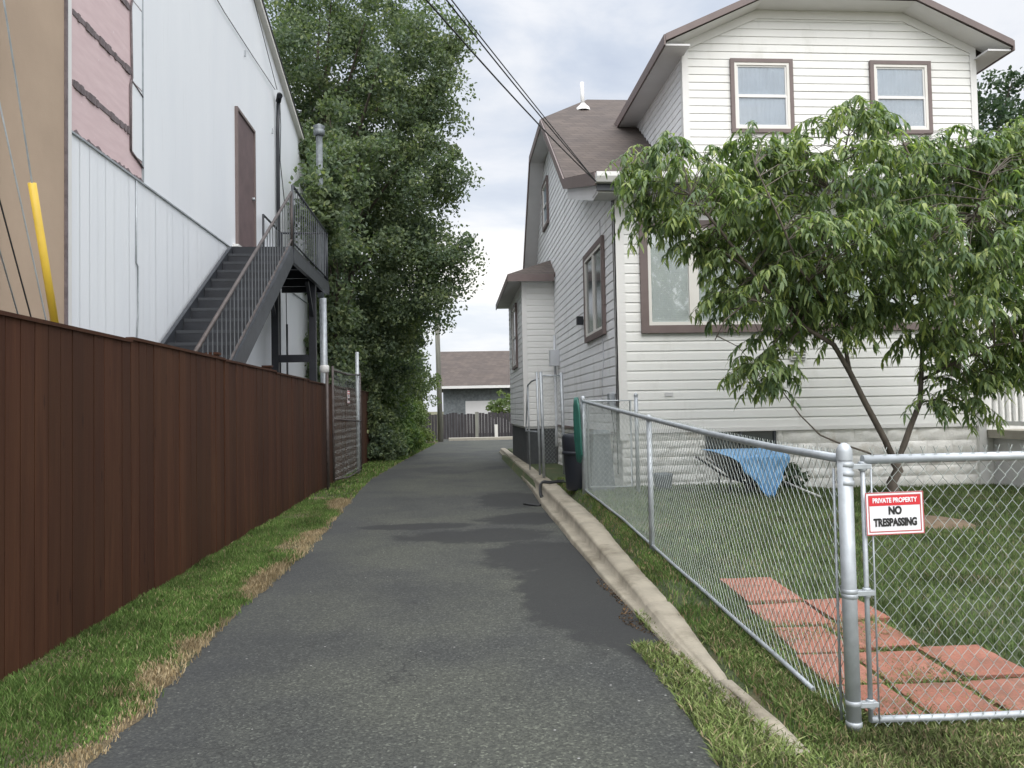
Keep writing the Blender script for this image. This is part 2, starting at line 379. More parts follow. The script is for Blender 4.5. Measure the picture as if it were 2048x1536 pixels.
def m_shingle(name, c):
    m, t, b = newmat(name); g = t.nodes.new('ShaderNodeNewGeometry'); s = t.nodes.new('ShaderNodeSeparateXYZ'); t.links.new(g.outputs['Position'], s.inputs[0])
    cb = t.nodes.new('ShaderNodeCombineXYZ')
    t.links.new(mathn(t, 'ADD', s.outputs[0], mathn(t, 'MULTIPLY', s.outputs[1], .6)), cb.inputs[0]); t.links.new(mathn(t, 'MULTIPLY', s.outputs[2], 1.75), cb.inputs[1])
    br = nd(t, 'ShaderNodeTexBrick', Scale=1.0); t.links.new(cb.outputs[0], br.inputs['Vector'])
    for k, v in (('Brick Width', .30), ('Row Height', .14), ('Mortar Size', .008), ('Mortar Smooth', .3), ('Bias', 0.)): br.inputs[k].default_value = v
    br.inputs['Color1'].default_value = (*[x*.86 for x in c], 1); br.inputs['Color2'].default_value = (*[x*1.14 for x in c], 1); br.inputs['Mortar'].default_value = (*[x*.55 for x in c], 1)
    v = ramp(t, noisen(t, g.outputs['Position'], 2, 5), [(.3, (.88, .88, .9)), (.7, (1.1, 1.08, 1.05))])
    t.links.new(mixc(t, 1.0, br.outputs[0], v, 'MULTIPLY'), b.inputs['Base Color']); b.inputs['Roughness'].default_value = .9
    bump(t, b, br.outputs['Fac'], -.5, .008); return m
M['shingle'] = m_shingle('brown_shingle', (.092, .075, .066))
M['stone'] = simple('painted_ledge_stone', (.74, .735, .70), .85, var=.15, vscale=3, bscale=28, bstr=.7, dirt=((.40, .34, .25), 3.2, .55, .5))
def m_paver():
    m, t, b = newmat('red_paver'); P = pos(t)
    a = ramp(t, noisen(t, P, 3.2, 5, .6), [(.3, (.20, .085, .058)), (.55, (.285, .118, .08)), (.75, (.34, .165, .12))])
    a = mixc(t, 1.0, a, ramp(t, noisen(t, P, 75, 4, .8), [(.3, (.72, .70, .68)), (.5, (1, 1, 1)), (.72, (1.25, 1.25, 1.2))]), 'MULTIPLY')
    d = ramp(t, noisen(t, P, 6, 7, .75), [(.50, (0, 0, 0)), (.64, (1, 1, 1))])
    a = mixc(t, mathn(t, 'MULTIPLY', d, .6), a, (.12, .085, .06))
    l = ramp(t, noisen(t, P, 22, 5, .7), [(.66, (0, 0, 0)), (.70, (1, 1, 1))])
    a = mixc(t, mathn(t, 'MULTIPLY', l, .5), a, (.34, .27, .22))
    t.links.new(a, b.inputs['Base Color']); b.inputs['Roughness'].default_value = .95; bump(t, b, noisen(t, P, 70, 5, .7), .5, .006); return m
M['paver'] = m_paver()
def m_tarp():
    m, t, b = newmat('blue_tarp'); P = pos(t)
    t.links.new(ramp(t, noisen(t, P, 3, 4), [(.3, (.09, .28, .54)), (.7, (.20, .44, .72))]), b.inputs['Base Color']); b.inputs['Roughness'].default_value = .38
    bump(t, b, noisen(t, P, 9, 5, .6), .7, .03); return m
M['tarp'] = m_tarp()
def m_flat(name, c, r=.5):
    m, t, b = newmat(name); f = noisen(t, pos(t), 20, 3); t.links.new(ramp(t, f, [(.3, tuple(x*.95 for x in c)), (.7, c)]), b.inputs['Base Color']); b.inputs['Roughness'].default_value = r; return m
M['sign_white'] = m_flat('sign_white', (.82, .82, .84)); M['sign_red'] = m_flat('sign_red', (.62, .03, .04)); M['sign_black'] = m_flat('sign_black', (.02, .02, .02)); M['sign_border'] = m_flat('sign_border', (.45, .10, .10))

# ------------------------------------------------------------------ ground heights
YARD = [(-5, 0), (3.3, .0), (5.5, .13), (6.7, .19), (7.9, .26), (10.2, .32), (40, .32)]
KERBH = [(3.0, .02), (4, .05), (5, .08), (6.5, .12), (9, .20), (12, .24), (17, .20), (26.5, .14)]
def kb0(y): return interp(y, [(3.1, 1.36), (4, 1.28), (5, 1.29), (7, 1.32), (10, 1.34), (17, 1.42), (26, 1.52)])
def kwd(y): return interp(y, [(3.1, .09), (4, .11), (5, .15), (6, .18), (9, .26), (14, .25), (26, .18)])
def yard_z(x, y):
    z = interp(y, YARD)
    if y > 11: z = .30 - .16*smooth(11, 18, y)
    z *= 1 - smooth(3.5, 8.5, x)*1.05
    k = interp(y, KERBH) - .05
    xo = kb0(y)+kwd(y)
    t = smooth(xo-.03, xo+.10, x)
    z = k*(1-t) + max(z, k+.04)*t if y > 3.2 else z*t
    if x > 1.75: z += .012*noise.noise(Vector((x*1.1, y*1.1, 3)))
    return z

def sheet(name, pts, mat, z, kind='structure'):
    m = MB(); m.poly([(x, y, z) for x, y in pts]); o = m.build(name, mat); o['kind'] = kind; return o
# one sheet to the horizon
sheet('ground', [(-900, -900), (900, -900), (900, 1500), (-900, 1500)], M['earth'], -.06)
# left ground (between building and driveway) as a gently uneven grid
def grid_ground(name, xs, ys, zf, mat):
    V = []; F = []
    for j, y in enumerate(ys):
        for i, x in enumerate(xs): V.append((x, y, zf(x, y)))
    nx = len(xs)
    for j in range(len(ys)-1):
        for i in range(nx-1): F.append((j*nx+i, j*nx+i+1, (j+1)*nx+i+1, (j+1)*nx+i))
    o = npmesh(name, np.array(V), np.array(F), mat, smooth=True); o['kind'] = 'structure'; return o
DRL = [(-6, -1.5), (3.4, -1.55), (4.8, -1.6), (6, -1.63), (8.4, -1.57), (12, -1.72), (16.8, -1.83), (22.3, -1.57), (28, -1.25), (33, -.95), (36, -.8)]
DRR = [(-6, 1.0), (3.0, 1.03), (3.9, 1.08), (4.6, 1.30), (26.2, 1.5)]
def drl(y): return interp(y, DRL) + .05*noise.noise(Vector((0, y*1.9, 5))) + .03*noise.noise(Vector((0, y*6, 9)))
def left_z(x, y):
    if x > drl(y)+.10: return -.03
    return .018 + .02*noise.noise(Vector((x*2, y*1.2, 1)))*smooth(0, .3, drl(y)-x)
V = []; F = []; ys = list(np.arange(-5, 37.4, .08)); ts = [0, .2, .4, .6, .8, .9, 1.0]
for y in ys:
    e_ = drl(y)+.015+.03*noise.noise(Vector((1, y*5, 5)))
    row = [(-14, y, 0), (-6, y, 0), (-3, y, .01)] + [(-2.6+(e_+2.6)*t_, y, (.018 if t_ < 1 else .001) + .018*noise.noise(Vector((t_*2, y*1.4, 1)))*(1-t_)) for t_ in ts]
    V += row
n = len(row)
for j in range(len(ys)-1):
    for i in range(n-1): F.append((j*n+i, j*n+i+1, (j+1)*n+i+1, (j+1)*n+i))
npmesh('grass_verge', np.array(V), np.array(F), M['strip_soil'], smooth=True)['kind'] = 'structure'
def right_gz(x, y):
    if y > 23 and x < 1.75: return -.03
    if y > 26: return yard_z(1.9, 26)*(1-smooth(26, 27, y)) - .03
    if y < 4.4 and x < 1.35: return .012 if x > interp(y, DRR)+.02 else -.03
    if x < 1.38: return -.03
    return yard_z(x, y)
grid_ground('yard_lawn', list(np.arange(1.0, 2.0, .04)) + list(np.arange(2.0, 9.0, .25)) + [10, 12, 15, 20], list(np.arange(-5, 5, .12)) + list(np.arange(5, 30, .25)), right_gz, M['lawn_soil'])
# driveway sheet
pts = [(drl(y), y) for y in np.arange(-5, 33, .12)] + [(-3, 35), (-9, 36), (-9, 40), (16, 40), (16, 27.5), (2.2, 27.3), (1.6, 26.4)]
pts += [(interp(y, DRR) + .02*noise.noise(Vector((3, y*3, 1))) + (.12 if y > 4.6 else 0), y) for y in np.arange(26.2, -5, -.3)]
sheet('driveway', pts, M['asphalt'], 0.0)
m = MB(); m.box(-.3, 9, 37.4, 38.2, -.03, .12); m.build('concrete_kerb_far', M['walk'])['kind'] = 'structure'
o = bpy.data.objects['concrete_kerb_far']; o.name = 'far_kerb'

# kerb: lumpy old concrete, one strip
V = []; F = []
ys = list(np.arange(3.15, 26.4, .045)); prof = [0, 1, 2, 3, 4, 5]
for y in ys:
    h = interp(y, KERBH); b0 = kb0(y); wd = kwd(y)
    if y < 3.4: h *= (y-3.0)/.4
    def nn(k, s=.012): return s*noise.noise(Vector((k*7.3, y*.9, 0))) + s*.25*noise.noise(Vector((k*3.3, y*9, 4)))
    if min(abs(y-q_) for q_ in (3.95, 5.4, 6.95, 8.6, 10.4, 12.4, 14.6, 17, 20)) < .02: h -= .02
    chip = .022*max(0, noise.noise(Vector((5, y*2.3, 2)))-.25); lip = .055*smooth(4.6, 6.5, y)*(1-smooth(11, 14, y))
    P = [(b0-.04-lip+nn(1), y, -.05), (b0-.035-lip+nn(1), y, h*.22), (b0-.03-lip*.8+nn(1), y, h*.30+.004), (b0+.004+nn(2), y, h*.34+nn(3, .006)),
         (b0+.012+nn(2), y, h*.80-chip), (b0+.018+nn(2)+chip*.5, y, h-.014-chip+nn(5, .006)), (b0+.032+nn(2)+chip, y, h-.002-chip*.4+nn(5, .006)),
         (b0+wd*.35, y, h+.002+nn(7, .008)), (b0+wd*.7, y, h+.004+nn(6, .008)), (b0+wd+nn(8, .022), y, h+nn(9, .006)), (b0+wd+.008+nn(8, .022), y, h-.02), (b0+wd+.02+nn(8, .02), y, h-.14)]
    V += P
n = 12
for j in range(len(ys)-1):
    for i in range(n-1): F.append((j*n+i, (j+1)*n+i, (j+1)*n+i+1, j*n+i+1))
o = npmesh('kerb', np.array(V), np.array(F), M['concrete'], smooth=True); o['kind'] = 'structure'

# ------------------------------------------------------------------ grass blades
def blades(name, xy, zf, h, wdt, colf, label, cat='grass', lean=.5, kind='stuff'):
    n = len(xy); x, y = xy[:, 0], xy[:, 1]
    z = np.array([zf(a, b) for a, b in xy])
    ang = rng.uniform(0, 2*np.pi, n); la = rng.uniform(0, 2*np.pi, n)
    H = h*rng.uniform(.5, 1.35, n)*np.array([.8+.5*noise.noise(Vector((a*1.6, b*1.6, 0))) for a, b in xy]); LN = H*rng.uniform(.1, lean*1.6, n)
    dx, dy = np.cos(ang)*wdt/2*rng.uniform(.7, 1.4, n), np.sin(ang)*wdt/2
    V = np.zeros((n, 5, 3)); base = np.stack([x, y, z-.004], 1)
    off = np.stack([dx, dy, np.zeros(n)], 1); ln = np.stack([np.cos(la)*LN, np.sin(la)*LN, np.zeros(n)], 1); up = np.stack([0*H, 0*H, H], 1)
    V[:, 0] = base-off; V[:, 1] = base+off; V[:, 2] = base+off*.8+ln*.35+up*.6; V[:, 3] = base-off*.8+ln*.35+up*.6; V[:, 4] = base+ln+up
    idx = np.arange(n)[:, None]*5
    F = np.concatenate([idx+np.array([[0, 1, 2]]), idx+np.array([[0, 2, 3]]), idx+np.array([[3, 2, 4]])])
    c = colf(x, y, n)*np.array([[.92+.42*noise.noise(Vector((a*2.3, b*2.3, 6))) + .25*noise.noise(Vector((a*7, b*7, 1)))] for a, b in xy]); C = np.repeat(c[:, None, :], 5, 1)
    o = npmesh(name, V.reshape(-1, 3), F, M['blade'], colors=C.reshape(-1, 3))
    return tag(o, label, cat, kind=kind)
def pick(n, cols, p):
    i = rng.choice(len(cols), n, p=p); c = np.array(cols)[i]*rng.uniform(.75, 1.25, (n, 1)); return c
GREEN = [(.095, .165, .040), (.13, .205, .055), (.070, .125, .032), (.17, .23, .08)]
DRY = [(.34, .27, .16), (.26, .20, .11), (.42, .35, .22)]
def dens(n, f, box):
    out = []
    while len(out) < n:
        a = np.stack([rng.uniform(box[0], box[1], n), rng.uniform(box[2], box[3], n)], 1)
        for p in a:
            if rng.random() < f(p[0], p[1]): out.append(p)
    return np.array(out[:n])
def dryness(x, y):          # bare straw-coloured patches along the asphalt edge
    t = (x+2.5)/(drl(y)+2.5)
    v = noise.noise(Vector((x*1.4, y*1.1, 11)))*.9 + noise.noise(Vector((x*5, y*4, 2)))*.35
    return t*1.25 - .80 + v*.80 + rnd.uniform(-.14, .14) > .22
def strip_col(x, y, n):
    g = pick(n, GREEN, [.4, .3, .2, .1]); d = pick(n, DRY, [.5, .3, .2])
    mk = np.array([dryness(a, b) or rng.random() < .06 for a, b in zip(x, y)])
    g[mk] = d[mk]; return g
def strip_f(x, y):
    e_ = drl(y)+.06+.05*noise.noise(Vector((3, y*7, 1)))
    if x > e_: return 0
    return (.85 if dryness(x, y) else 1.)*min(1, (e_-x)/.14+.08)*(1 if y < 8 else .5)
xy = dens(90000, strip_f, (-2.5, -1.4, 2.5, 13))
blades('grass', xy, left_z, .048, .006, strip_col, 'mown grass with straw-dry patches between the brown fence and the driveway')
xy = dens(16000, lambda x, y: 1. if x < drl(y)+.03 else 0, (-2.6, -.6, 13, 34))
blades('grass', xy, left_z, .07, .016, lambda x, y, n: pick(n, GREEN+DRY[:1], [.35, .3, .15, .15, .05]), 'rough grass along the far left edge of the driveway by the hedge')
def lawn_col(x, y, n): return pick(n, [(.110, .165, .056), (.150, .210, .074), (.082, .125, .044), (.19, .21, .10), (.24, .21, .12)], [.4, .28, .2, .08, .04])
PVR = [(1.95, 2.33, 5.15, 5.68), (1.91, 2.29, 4.64, 5.05), (2.33, 2.68, 4.68, 5.10), (1.88, 2.20, 4.20, 4.60), (2.24, 2.60, 4.24, 4.66), (1.84, 2.12, 3.77, 4.16), (2.15, 2.52, 3.76, 4.17), (2.56, 2.92, 3.80, 4.21), (1.85, 2.09, 3.38, 3.72), (2.12, 2.45, 3.38, 3.71), (2.49, 2.86, 3.38, 3.73)]
def lawn_f(x, y):
    for (a, b, c_, d_) in PVR:
        if a-.004 < x < b+.004 and c_-.004 < y < d_+.004: return 0
    if ((x-4.85)/.52)**2 + ((y-7.75)/.44)**2 < 1: return .12
    return 1. if y < 7.5 else .7
xy = dens(100000, lawn_f, (1.72, 8.2, 3.35, 10.85))
blades('grass', xy, yard_z, .055, .008, lawn_col, 'green lawn inside the chain link fence in front of the white house')
# strip between kerb and fence, thin with bare soil
def ks_f(x, y):
    b0 = kb0(y)+kwd(y)+.01+.05*noise.noise(Vector((4, y*3, 1)))
    return 0 if x < b0 else (.75 + .5*noise.noise(Vector((x*3, y*1.3, 8))) if noise.noise(Vector((x*2, y*1.0, 5))) > -.25 else .15)
xy = dens(15000, ks_f, (1.45, 1.8, 3.1, 13))
blades('grass', xy, yard_z, .05, .007, lambda x, y, n: pick(n, GREEN+DRY[:2], [.3, .25, .15, .1, .1, .1]), 'thin patchy grass between the concrete kerb and the chain link fence')
# broad-leaved weeds at the near end of the kerb
def weed_f(x, y):
    if y > 4.7: return .9 if abs(x-1.27) < .035 + .05*noise.noise(Vector((0, y*3, 7))) and noise.noise(Vector((2, y*1.7, 7))) > -.1 else 0
    e_ = 1.06 + .06*noise.noise(Vector((0, y*4, 2)))
    if x < e_: return 0
    if abs(x-interp(y, [(3.2, 1.44), (4.7, 1.38)])) < .07 and y > 3.3: return .10
    return .8
xy = dens(30000, weed_f, (1.0, 2.6, 2.2, 5.6))
def wz(x, y): return max(right_gz(x, y), .0) + .004
blades('weeds', xy, wz, .042, .0075, lambda x, y, n: pick(n, [(.14, .19, .06), (.19, .25, .08), (.25, .28, .12), (.10, .12, .04), (.32, .26, .16)], [.35, .25, .15, .15, .1]), 'leafy pale green weeds spreading over the near end of the concrete kerb', 'weeds', lean=1.1)
xy = dens(26000, lambda x, y: .8, (1.5, 3.6, 2.2, 3.27))
blades('grass', xy, wz, .045, .006, lambda x, y, n: pick(n, [(.12, .15, .055), (.19, .19, .10), (.10, .13, .045), (.28, .22, .13)], [.35, .25, .25, .15]), 'dry trodden grass outside the gate around the corner post')
# leaf litter against the kerb
xy = dens(900, lambda x, y: 1 if abs(x-1.24) < .07+.14*noise.noise(Vector((0, y*2, 3))) else 0, (1.0, 1.4, 4.0, 6.6))
blades('leaf_litter', xy, lambda x, y: .006, .010, .012, lambda x, y, n: pick(n, [(.12, .08, .045), (.2, .13, .07), (.07, .05, .035)], [.4, .3, .3]), 'brown leaf litter and dirt caught against the foot of the kerb', 'leaf litter', lean=2)
# ------------------------------------------------------------------ wooden fence
FX = -2.47
wf = empty('wooden_fence', (FX, 3, 0), 'tall red brown stained board fence along the left side of the driveway', 'fence')
y = 1.3; pi = 0
tops = [2.03, 2.03, 2.05, 2.04, 2.02, 2.0, 2.0, 2.02, 2.02]
while y < 21.6:
    mb = MB(); z1 = tops[pi]; yy = y
    while yy < y+2.42-.02:
        bw = .148
        dz = rnd.uniform(-.006, -.001); dx = rnd.uniform(-.005, .004); bw += rnd.uniform(-.004, .004)
        mb.box(FX-.02+dx, FX+dx, yy+.003, yy+bw-.003, -.01+rnd.uniform(0, .03), z1+dz); yy += bw+.0025
    mb.box(FX-.065, FX-.022, y, y+2.42, .3, .39); mb.box(FX-.065, FX-.022, y, y+2.42, 1.0, 1.09); mb.box(FX-.065, FX-.022, y, y+2.42, 1.72, 1.81)
    cap = MB(); cap.box(FX-.045, FX+.016, y+.004, y+2.416, z1-.010, z1+.014)
    p_ = mb.build('panel', M['fence'], wf, bevel=.0015); cap.build('cap_rail', M['fence'], p_)
    y += 2.424; pi += 1
for k in range(9):
    yp = 1.3 + 2.424*k
    hh = 2.10 if k in (3, 4) else 1.95
    mb = MB(); mb.box(FX-.165, FX-.067, yp-.05, yp+.05, 0, hh)
    q = mb.build('post', M['fence'], wf)
    if k in (3, 4):
        c = MB(); c.box(FX-.18, FX-.052, yp-.065, yp+.065, hh+.001, hh+.025); c.build('post_cap', M['fence'], q)

# ------------------------------------------------------------------ left building
BX = -3.6
lb = empty('commercial_building', (BX, 12, 0), 'large white panel sided building with tan stucco corner and exposed pink board', 'building')
def roof_l(y): return 9.21 - .294*(y-14.59)
def vpanel(mb, y0, y1, z0, z1f, x=BX, wdt=.20, groove=.003, depth=.004):
    y = y0
    while y < y1-1e-4:
        ye = min(y1, y+wdt*rnd.uniform(.85, 1.1)); dx = rnd.uniform(0, depth*.5)
        za, zb = z1f(y), z1f(ye)
        xf = x+dx
        mb.poly([(xf, y, z0), (xf, ye-groove, z0), (xf, ye-groove, zb), (xf, y, za)])
        mb.poly([(xf, ye-groove, z0), (x-depth, ye-groove*.6, z0), (x-depth, ye-groove*.6, zb), (xf, ye-groove, zb)])
        mb.poly([(x-depth, ye-groove*.6, z0), (x-depth, ye, z0), (x-depth, ye, zb), (x-depth, ye-groove*.6, zb)])
        y = ye
# core volume just behind the cladding
mb = MB(); YE = 19.5
mb.slab([(BX-.02, 7.5, -.05), (BX-.02, YE, -.05), (BX-.02, YE, roof_l(YE)-.05), (BX-.02, 7.5, roof_l(7.5)-.05)], 11, (-1, 0, 0))
mb.box(-14, BX-.03, 2, 7.49, -.05, 12)
mb.build('core_wall', M['panels'], lb)
DY0, DY1, DZ0, DZ1 = 13.15, 14.33, 4.28, 6.63
mb = MB()
vpanel(mb, 7.56, YE, -.05, lambda y: 4.165)
mb.build('lower_panels', M['panels'], lb)
mb = MB(); vpanel(mb, 9.31, YE, 4.185, lambda y: roof_l(y) - .02, x=BX+.004, wdt=.24, groove=.0012, depth=.001); mb.build('upper_panels', M['panels'], lb)
mb = MB(); mb.box(BX-.01, BX+.022, 7.56, YE, 4.163, 4.182); mb.build('seam_flashing', M['galv_dull'], lb)
mb = MB(); yy = 7.6; tp_ = []
while yy < 9.3: tp_.append((BX+.012, yy, 4.184+rnd.uniform(.0, .045))); yy += rnd.uniform(.02, .06)
mb.slab([(BX+.012, 7.6, 4.17)] + [(BX+.012, tp_[-1][1], 4.17)] + tp_[::-1], .014, (-1, 0, 0))
mb.build('torn_edge', M['batten'], lb)
mb = MB(); mb.box(BX-.012, BX-.002, 7.57, 9.31, 4.185, 12); mb.build('foam_board', M['pink'], lb)
for z in (4.64, 5.33, 6.06, 6.8):
    mb = MB(); mb.box(BX-.004, BX+.006, 7.62, 8.95, z, z+.055)
    for k in range(16):
        a = 7.62+rnd.random()*1.25; mb.box(BX+.001, BX+.008+.0006*k, a, a+rnd.uniform(.03, .10), z-.012-.0005*k, z+.058+.0005*k)
    mb.build('batten', M['batten'], lb)
mb = MB()
for z0, z1, y0, y1 in ((4.43, 5.25, 9.0, 9.26), (5.27, 6.2, 8.98, 9.26), (6.22, 12, 9.02, 9.27)):
    mb.box(BX-.001, BX+.010, y0, y1, z0, z1)
mb.build('torn_panel_strip', M['panels'], lb)
mb = MB(); mb.tube([(BX+.01, 8.94, 4.45), (BX+.012, 8.93, 5.2), (BX+.012, 8.98, 5.3), (BX+.012, 8.95, 6.1), (BX+.012, 9.0, 6.25), (BX+.012, 8.97, 7.5)], .012, 5)
mb.tube([(BX+.012, 8.95, 4.45), (BX+.012, 9.28, 4.36)], .012, 5); mb.tube([(BX+.012, 8.95, 5.27), (BX+.012, 9.28, 5.2)], .010, 5)
mb.build('torn_edge_caulk', M['batten'], lb)
mb = MB(); mb.box(BX-.01, BX+.009, 9.27, 9.315, 4.19, 12); mb.build('edge_trim', M['galv_dull'], lb)
mb = MB(); mb.tube([(BX+.012, 9.08, 4.15), (BX+.014, 9.07, 3.2), (BX+.012, 9.12, 3.17), (BX+.012, 9.12, 2.6), (BX+.012, 9.06, 2.2)], .010, 5); mb.build('peeling_seam', M['galv_dull'], lb)
# tan stucco corner
mb = MB(); mb.box(-14.01, BX+.01, 6.345, 7.44, -.05, 12.2); mb.build('stucco_wall', M['tan'], lb)
mb = MB(); mb.box(BX-.02, BX+.03, 7.44, 7.475, -.05, 12); mb.build('corner_bead', M['batten'], lb)
mb = MB(); mb.box(BX-.02, BX+.024, 7.478, 7.555, -.05, 12); mb.build('corner_trim', M['white'], lb)
mb = MB(); mb.box(BX-.02, BX+.05, 6.20, 6.33, -.05, 12); mb.build('downspout', M['pvc'], lb, bevel=.01)
mb = MB(); mb.box(BX-.3, BX+.03, 4.9, 6.19, -.05, 12); mb.build('side_wall', M['tan'], lb)
# roof edge flashing
mb = MB(); mb.bar((BX+.03, 7.4, roof_l(7.4)), (BX+.03, YE+.1, roof_l(YE+.1)), .16, .10); mb.build('roof_edge', M['cream'], lb)
mb = MB(); mb.bar((BX+.10, 7.4, roof_l(7.4)+.06), (BX+.10, YE+.1, roof_l(YE+.1)+.06), .06, .035); mb.build('roof_flashing', M['dark'], lb)
mb = MB(); mb.poly([(BX+.1, 7.4, roof_l(7.4)+.07), (BX+.1, YE+.1, roof_l(YE+.1)+.07), (-14, YE+.1, roof_l(YE+.1)+.07), (-14, 7.4, roof_l(7.4)+.07)]); mb.build('roof', M['dark'], lb)
# door
dd = MB(); dd.box(BX+.0, BX+.03, DY0+.05, DY1-.05, DZ0+.02, DZ1-.05); dd = dd.build('door', M['door_brown'], lb)
mb = MB(); f_ = .05
mb.box(BX, BX+.055, DY0, DY0+f_, DZ0, DZ1); mb.box(BX, BX+.055, DY1-f_, DY1, DZ0, DZ1); mb.box(BX, BX+.055, DY0+f_, DY1-f_, DZ1-f_, DZ1)
mb.build('door_frame', M['brown_trim'], dd)
mb = MB(); mb.lathe((0, 0, 0), [(.0, 0), (.03, 0), (.03, .04), (.0, .05)], 10)
mb.v = [(BX+.03+v[2], DY1-.16+v[0], DZ0+1.05+v[1]) for v in mb.v]; mb.build('door_handle', M['galv'], dd)
mb = MB(); mb.box(BX+.0, BX+.10, DY0-.18, DY0+.25, DZ0-.06, DZ0-.02); mb.build('door_sill', M['white'], lb)
# conduit, weather head and loose wires on wall
mb = MB(); mb.tube([(BX+.06, 16.05, 2.0), (BX+.06, 16.12, 7.3), (BX+.07, 16.14, 7.9)], .038, 8); mb.tube([(BX+.07, 16.14, 7.9), (BX+.12, 16.05, 8.02), (BX+.15, 15.95, 7.95)], .055, 8)
mb.build('service_conduit', M['black_metal'], lb)
mb = MB(); mb.tube([(BX+.03, 10.6, 7.9), (BX+.03, 12.5, 7.9), (BX+.03, 14.3, 8.0), (BX+.04, 16.0, 8.1)], .008, 4)
mb.tube([(BX+.1, 16.15, 8.0), (BX+.05, 16.45, 7.5), (BX+.02, 16.5, 6.8), (BX+.02, 16.9, 6.0), (BX+.02, 17.0, 3.0)], .008, 4)
mb.tube([(BX+.02, 11.0, 11.3), (BX+.02, 13.5, 9.6), (BX+.08, 16.0, 8.1)], .007, 4)
mb.build('loose_wire', M['rubber'], lb)
for (px, py) in ((488, 107), (543, 262)):
    p = atX(px, py, BX); mb = MB(); mb.box(BX, BX+.03, p.y-.02, p.y+.02, p.z-.05, p.z+.05); mb.build('wall_bracket', M['galv_dull'], lb)
# ------------------------------------------------------------------ outside stair
st = empty('outside_stair', (-3.1, 10, 0), 'black steel outside stair climbing to the brown upstairs door of the white building', 'stairs')
XI, XO = BX+.06, -2.575          # wall side and driveway side
Y0s, Y1s, ZL = 6.02, 12.66, 4.15
run = (Y1s-Y0s); ns = 23
def nose(y): return ZL*(y-Y0s)/run
for k in range(1, ns):
    zz = ZL*k/ns; yy = Y0s+run*k/ns
    mb = MB(); mb.box(XI+.05, XO-.05, yy-.02, yy+.28, zz-.035, zz); mb.box(XI+.05, XO-.05, yy+.265, yy+.28, zz+.002, zz+ZL/ns-.037)
    t_ = mb.build('tread', M['black_metal'], st); mb = MB(); mb.box(XI+.05, XO-.05, yy-.028, yy-.0205, zz-.037, zz+.002); mb.build('nosing', M['nosing'], t_)
for x in (XI+.02, XO):
    mb = MB(); mb.bar((x, Y0s-.1, -.12), (x, Y1s, ZL-.12), .05, .26)
    mb.build('stringer', M['grey_metal'], st)
mb = MB(); mb.box(XI, XO+.03, Y1s+.003, 16.2, ZL-.05, ZL-.003)
for yy in (12.6, 13.5, 14.4, 15.3, 16.1): mb.box(XI+.05, XO-.08, yy, yy+.06, ZL-.22, ZL-.055)
mb.build('landing', M['black_metal'], st)
mb = MB(); mb.box(XO-.03, XO+.035, Y1s+.01, 16.2, ZL-.26, ZL-.052); mb.build('landing_beam', M['grey_metal'], st)
mb = MB(); mb.box(XI, XO-.04, Y1s-.005, Y1s+.04, ZL-.3, ZL-.054); mb.build('landing_front_beam', M['black_metal'], st)
for (x, y_) in ((XO-.08, 14.9), (BX+.25, 14.9)):
    mb = MB(); mb.box(x-.065, x+.065, y_-.055, y_+.055, 0, ZL-.27); mb.bar((x, y_, ZL-.9), (x, y_-.55, ZL-.28), .06, .06)
    mb.build('support_post', M['black_metal'], st)
mb = MB(); mb.box(BX+.32, XO-.15, 14.86, 14.95, 2.42, 2.56); mb.build('cross_beam', M['black_metal'], st)
mb = MB(); mb.tube([(BX+.36, 15.4, 0), (BX+.36, 15.4, 3.2)], .02, 6); mb.build('brace_rod', M['black_metal'], st)
def railing(a, b, hb, ht, nb, matr, name='railing', rb=.008, ends=True):
    a = Vector(a); b = Vector(b); mb = MB()
    mb.tube([a+Vector((0, 0, ht)), b+Vector((0, 0, ht))], .022, 8); mb.bar(a+Vector((0, 0, hb)), b+Vector((0, 0, hb)), .03, .012)
    if ends:
        for p in (a, b): mb.tube([p+Vector((0, 0, -.05)), p+Vector((0, 0, ht))], .022, 6)
    r_ = mb.build(name, matr, st)
    for k in range(1, nb):
        p = a.lerp(b, k/nb); mm = MB(); mm.tube([p+Vector((0, 0, hb)), p+Vector((0, 0, ht))], rb, 5, cap=False); mm.build('baluster', M['baluster'], r_)
    return r_
railing((XO, Y0s, .0), (XO, Y1s, ZL), .12, .88, 40, M['rust_rail'], rb=.0075)
railing((XO, Y1s+.1, ZL), (XO, 16.15, ZL), .08, 1.02, 17, M['grey_metal'], 'landing_railing')
railing((XI+.05, 16.17, ZL), (XO-.04, 16.17, ZL), .08, 1.02, 8, M['black_metal'], 'landing_railing')
mb = MB(); mb.tube([(XI+.04, Y1s+2.0, ZL), (XI+.04, Y1s+2.0, ZL+1.02), (XI+.04, 16.1, ZL+1.02)], .022, 6); mb.build('wall_rail', M['black_metal'], st)
# vent flue and downpipe beyond the landing
fl = empty('flue_pipe', (-2.72, 16.6, 0), 'grey metal flue pipe with a cap rising in front of the big tree', 'flue pipe')
mb = MB(); mb.tube([(-2.78, 16.6, 3.9), (-2.78, 16.6, 7.35)], .07, 12); mb.build('pipe', M['flue'], fl)
mb = MB(); mb.lathe((-2.78, 16.6, 7.36), [(.08, 0), (.12, .02), (.12, .12), (.09, .14), (.13, .2), (.0, .27)], 14); mb.build('cap', M['flue'], fl)
mb = MB(); mb.tube([(-2.72, 16.6, 0), (-2.74, 16.6, 3.88)], .075, 12); mb.build('lower_pipe', M['galv_dull'], fl)
mb = MB(); mb.lathe((-2.725, 16.6, 2.3), [(.08, 0), (.1, .02), (.1, .14), (.08, .16)], 12); mb.build('coupling', M['white'], fl)

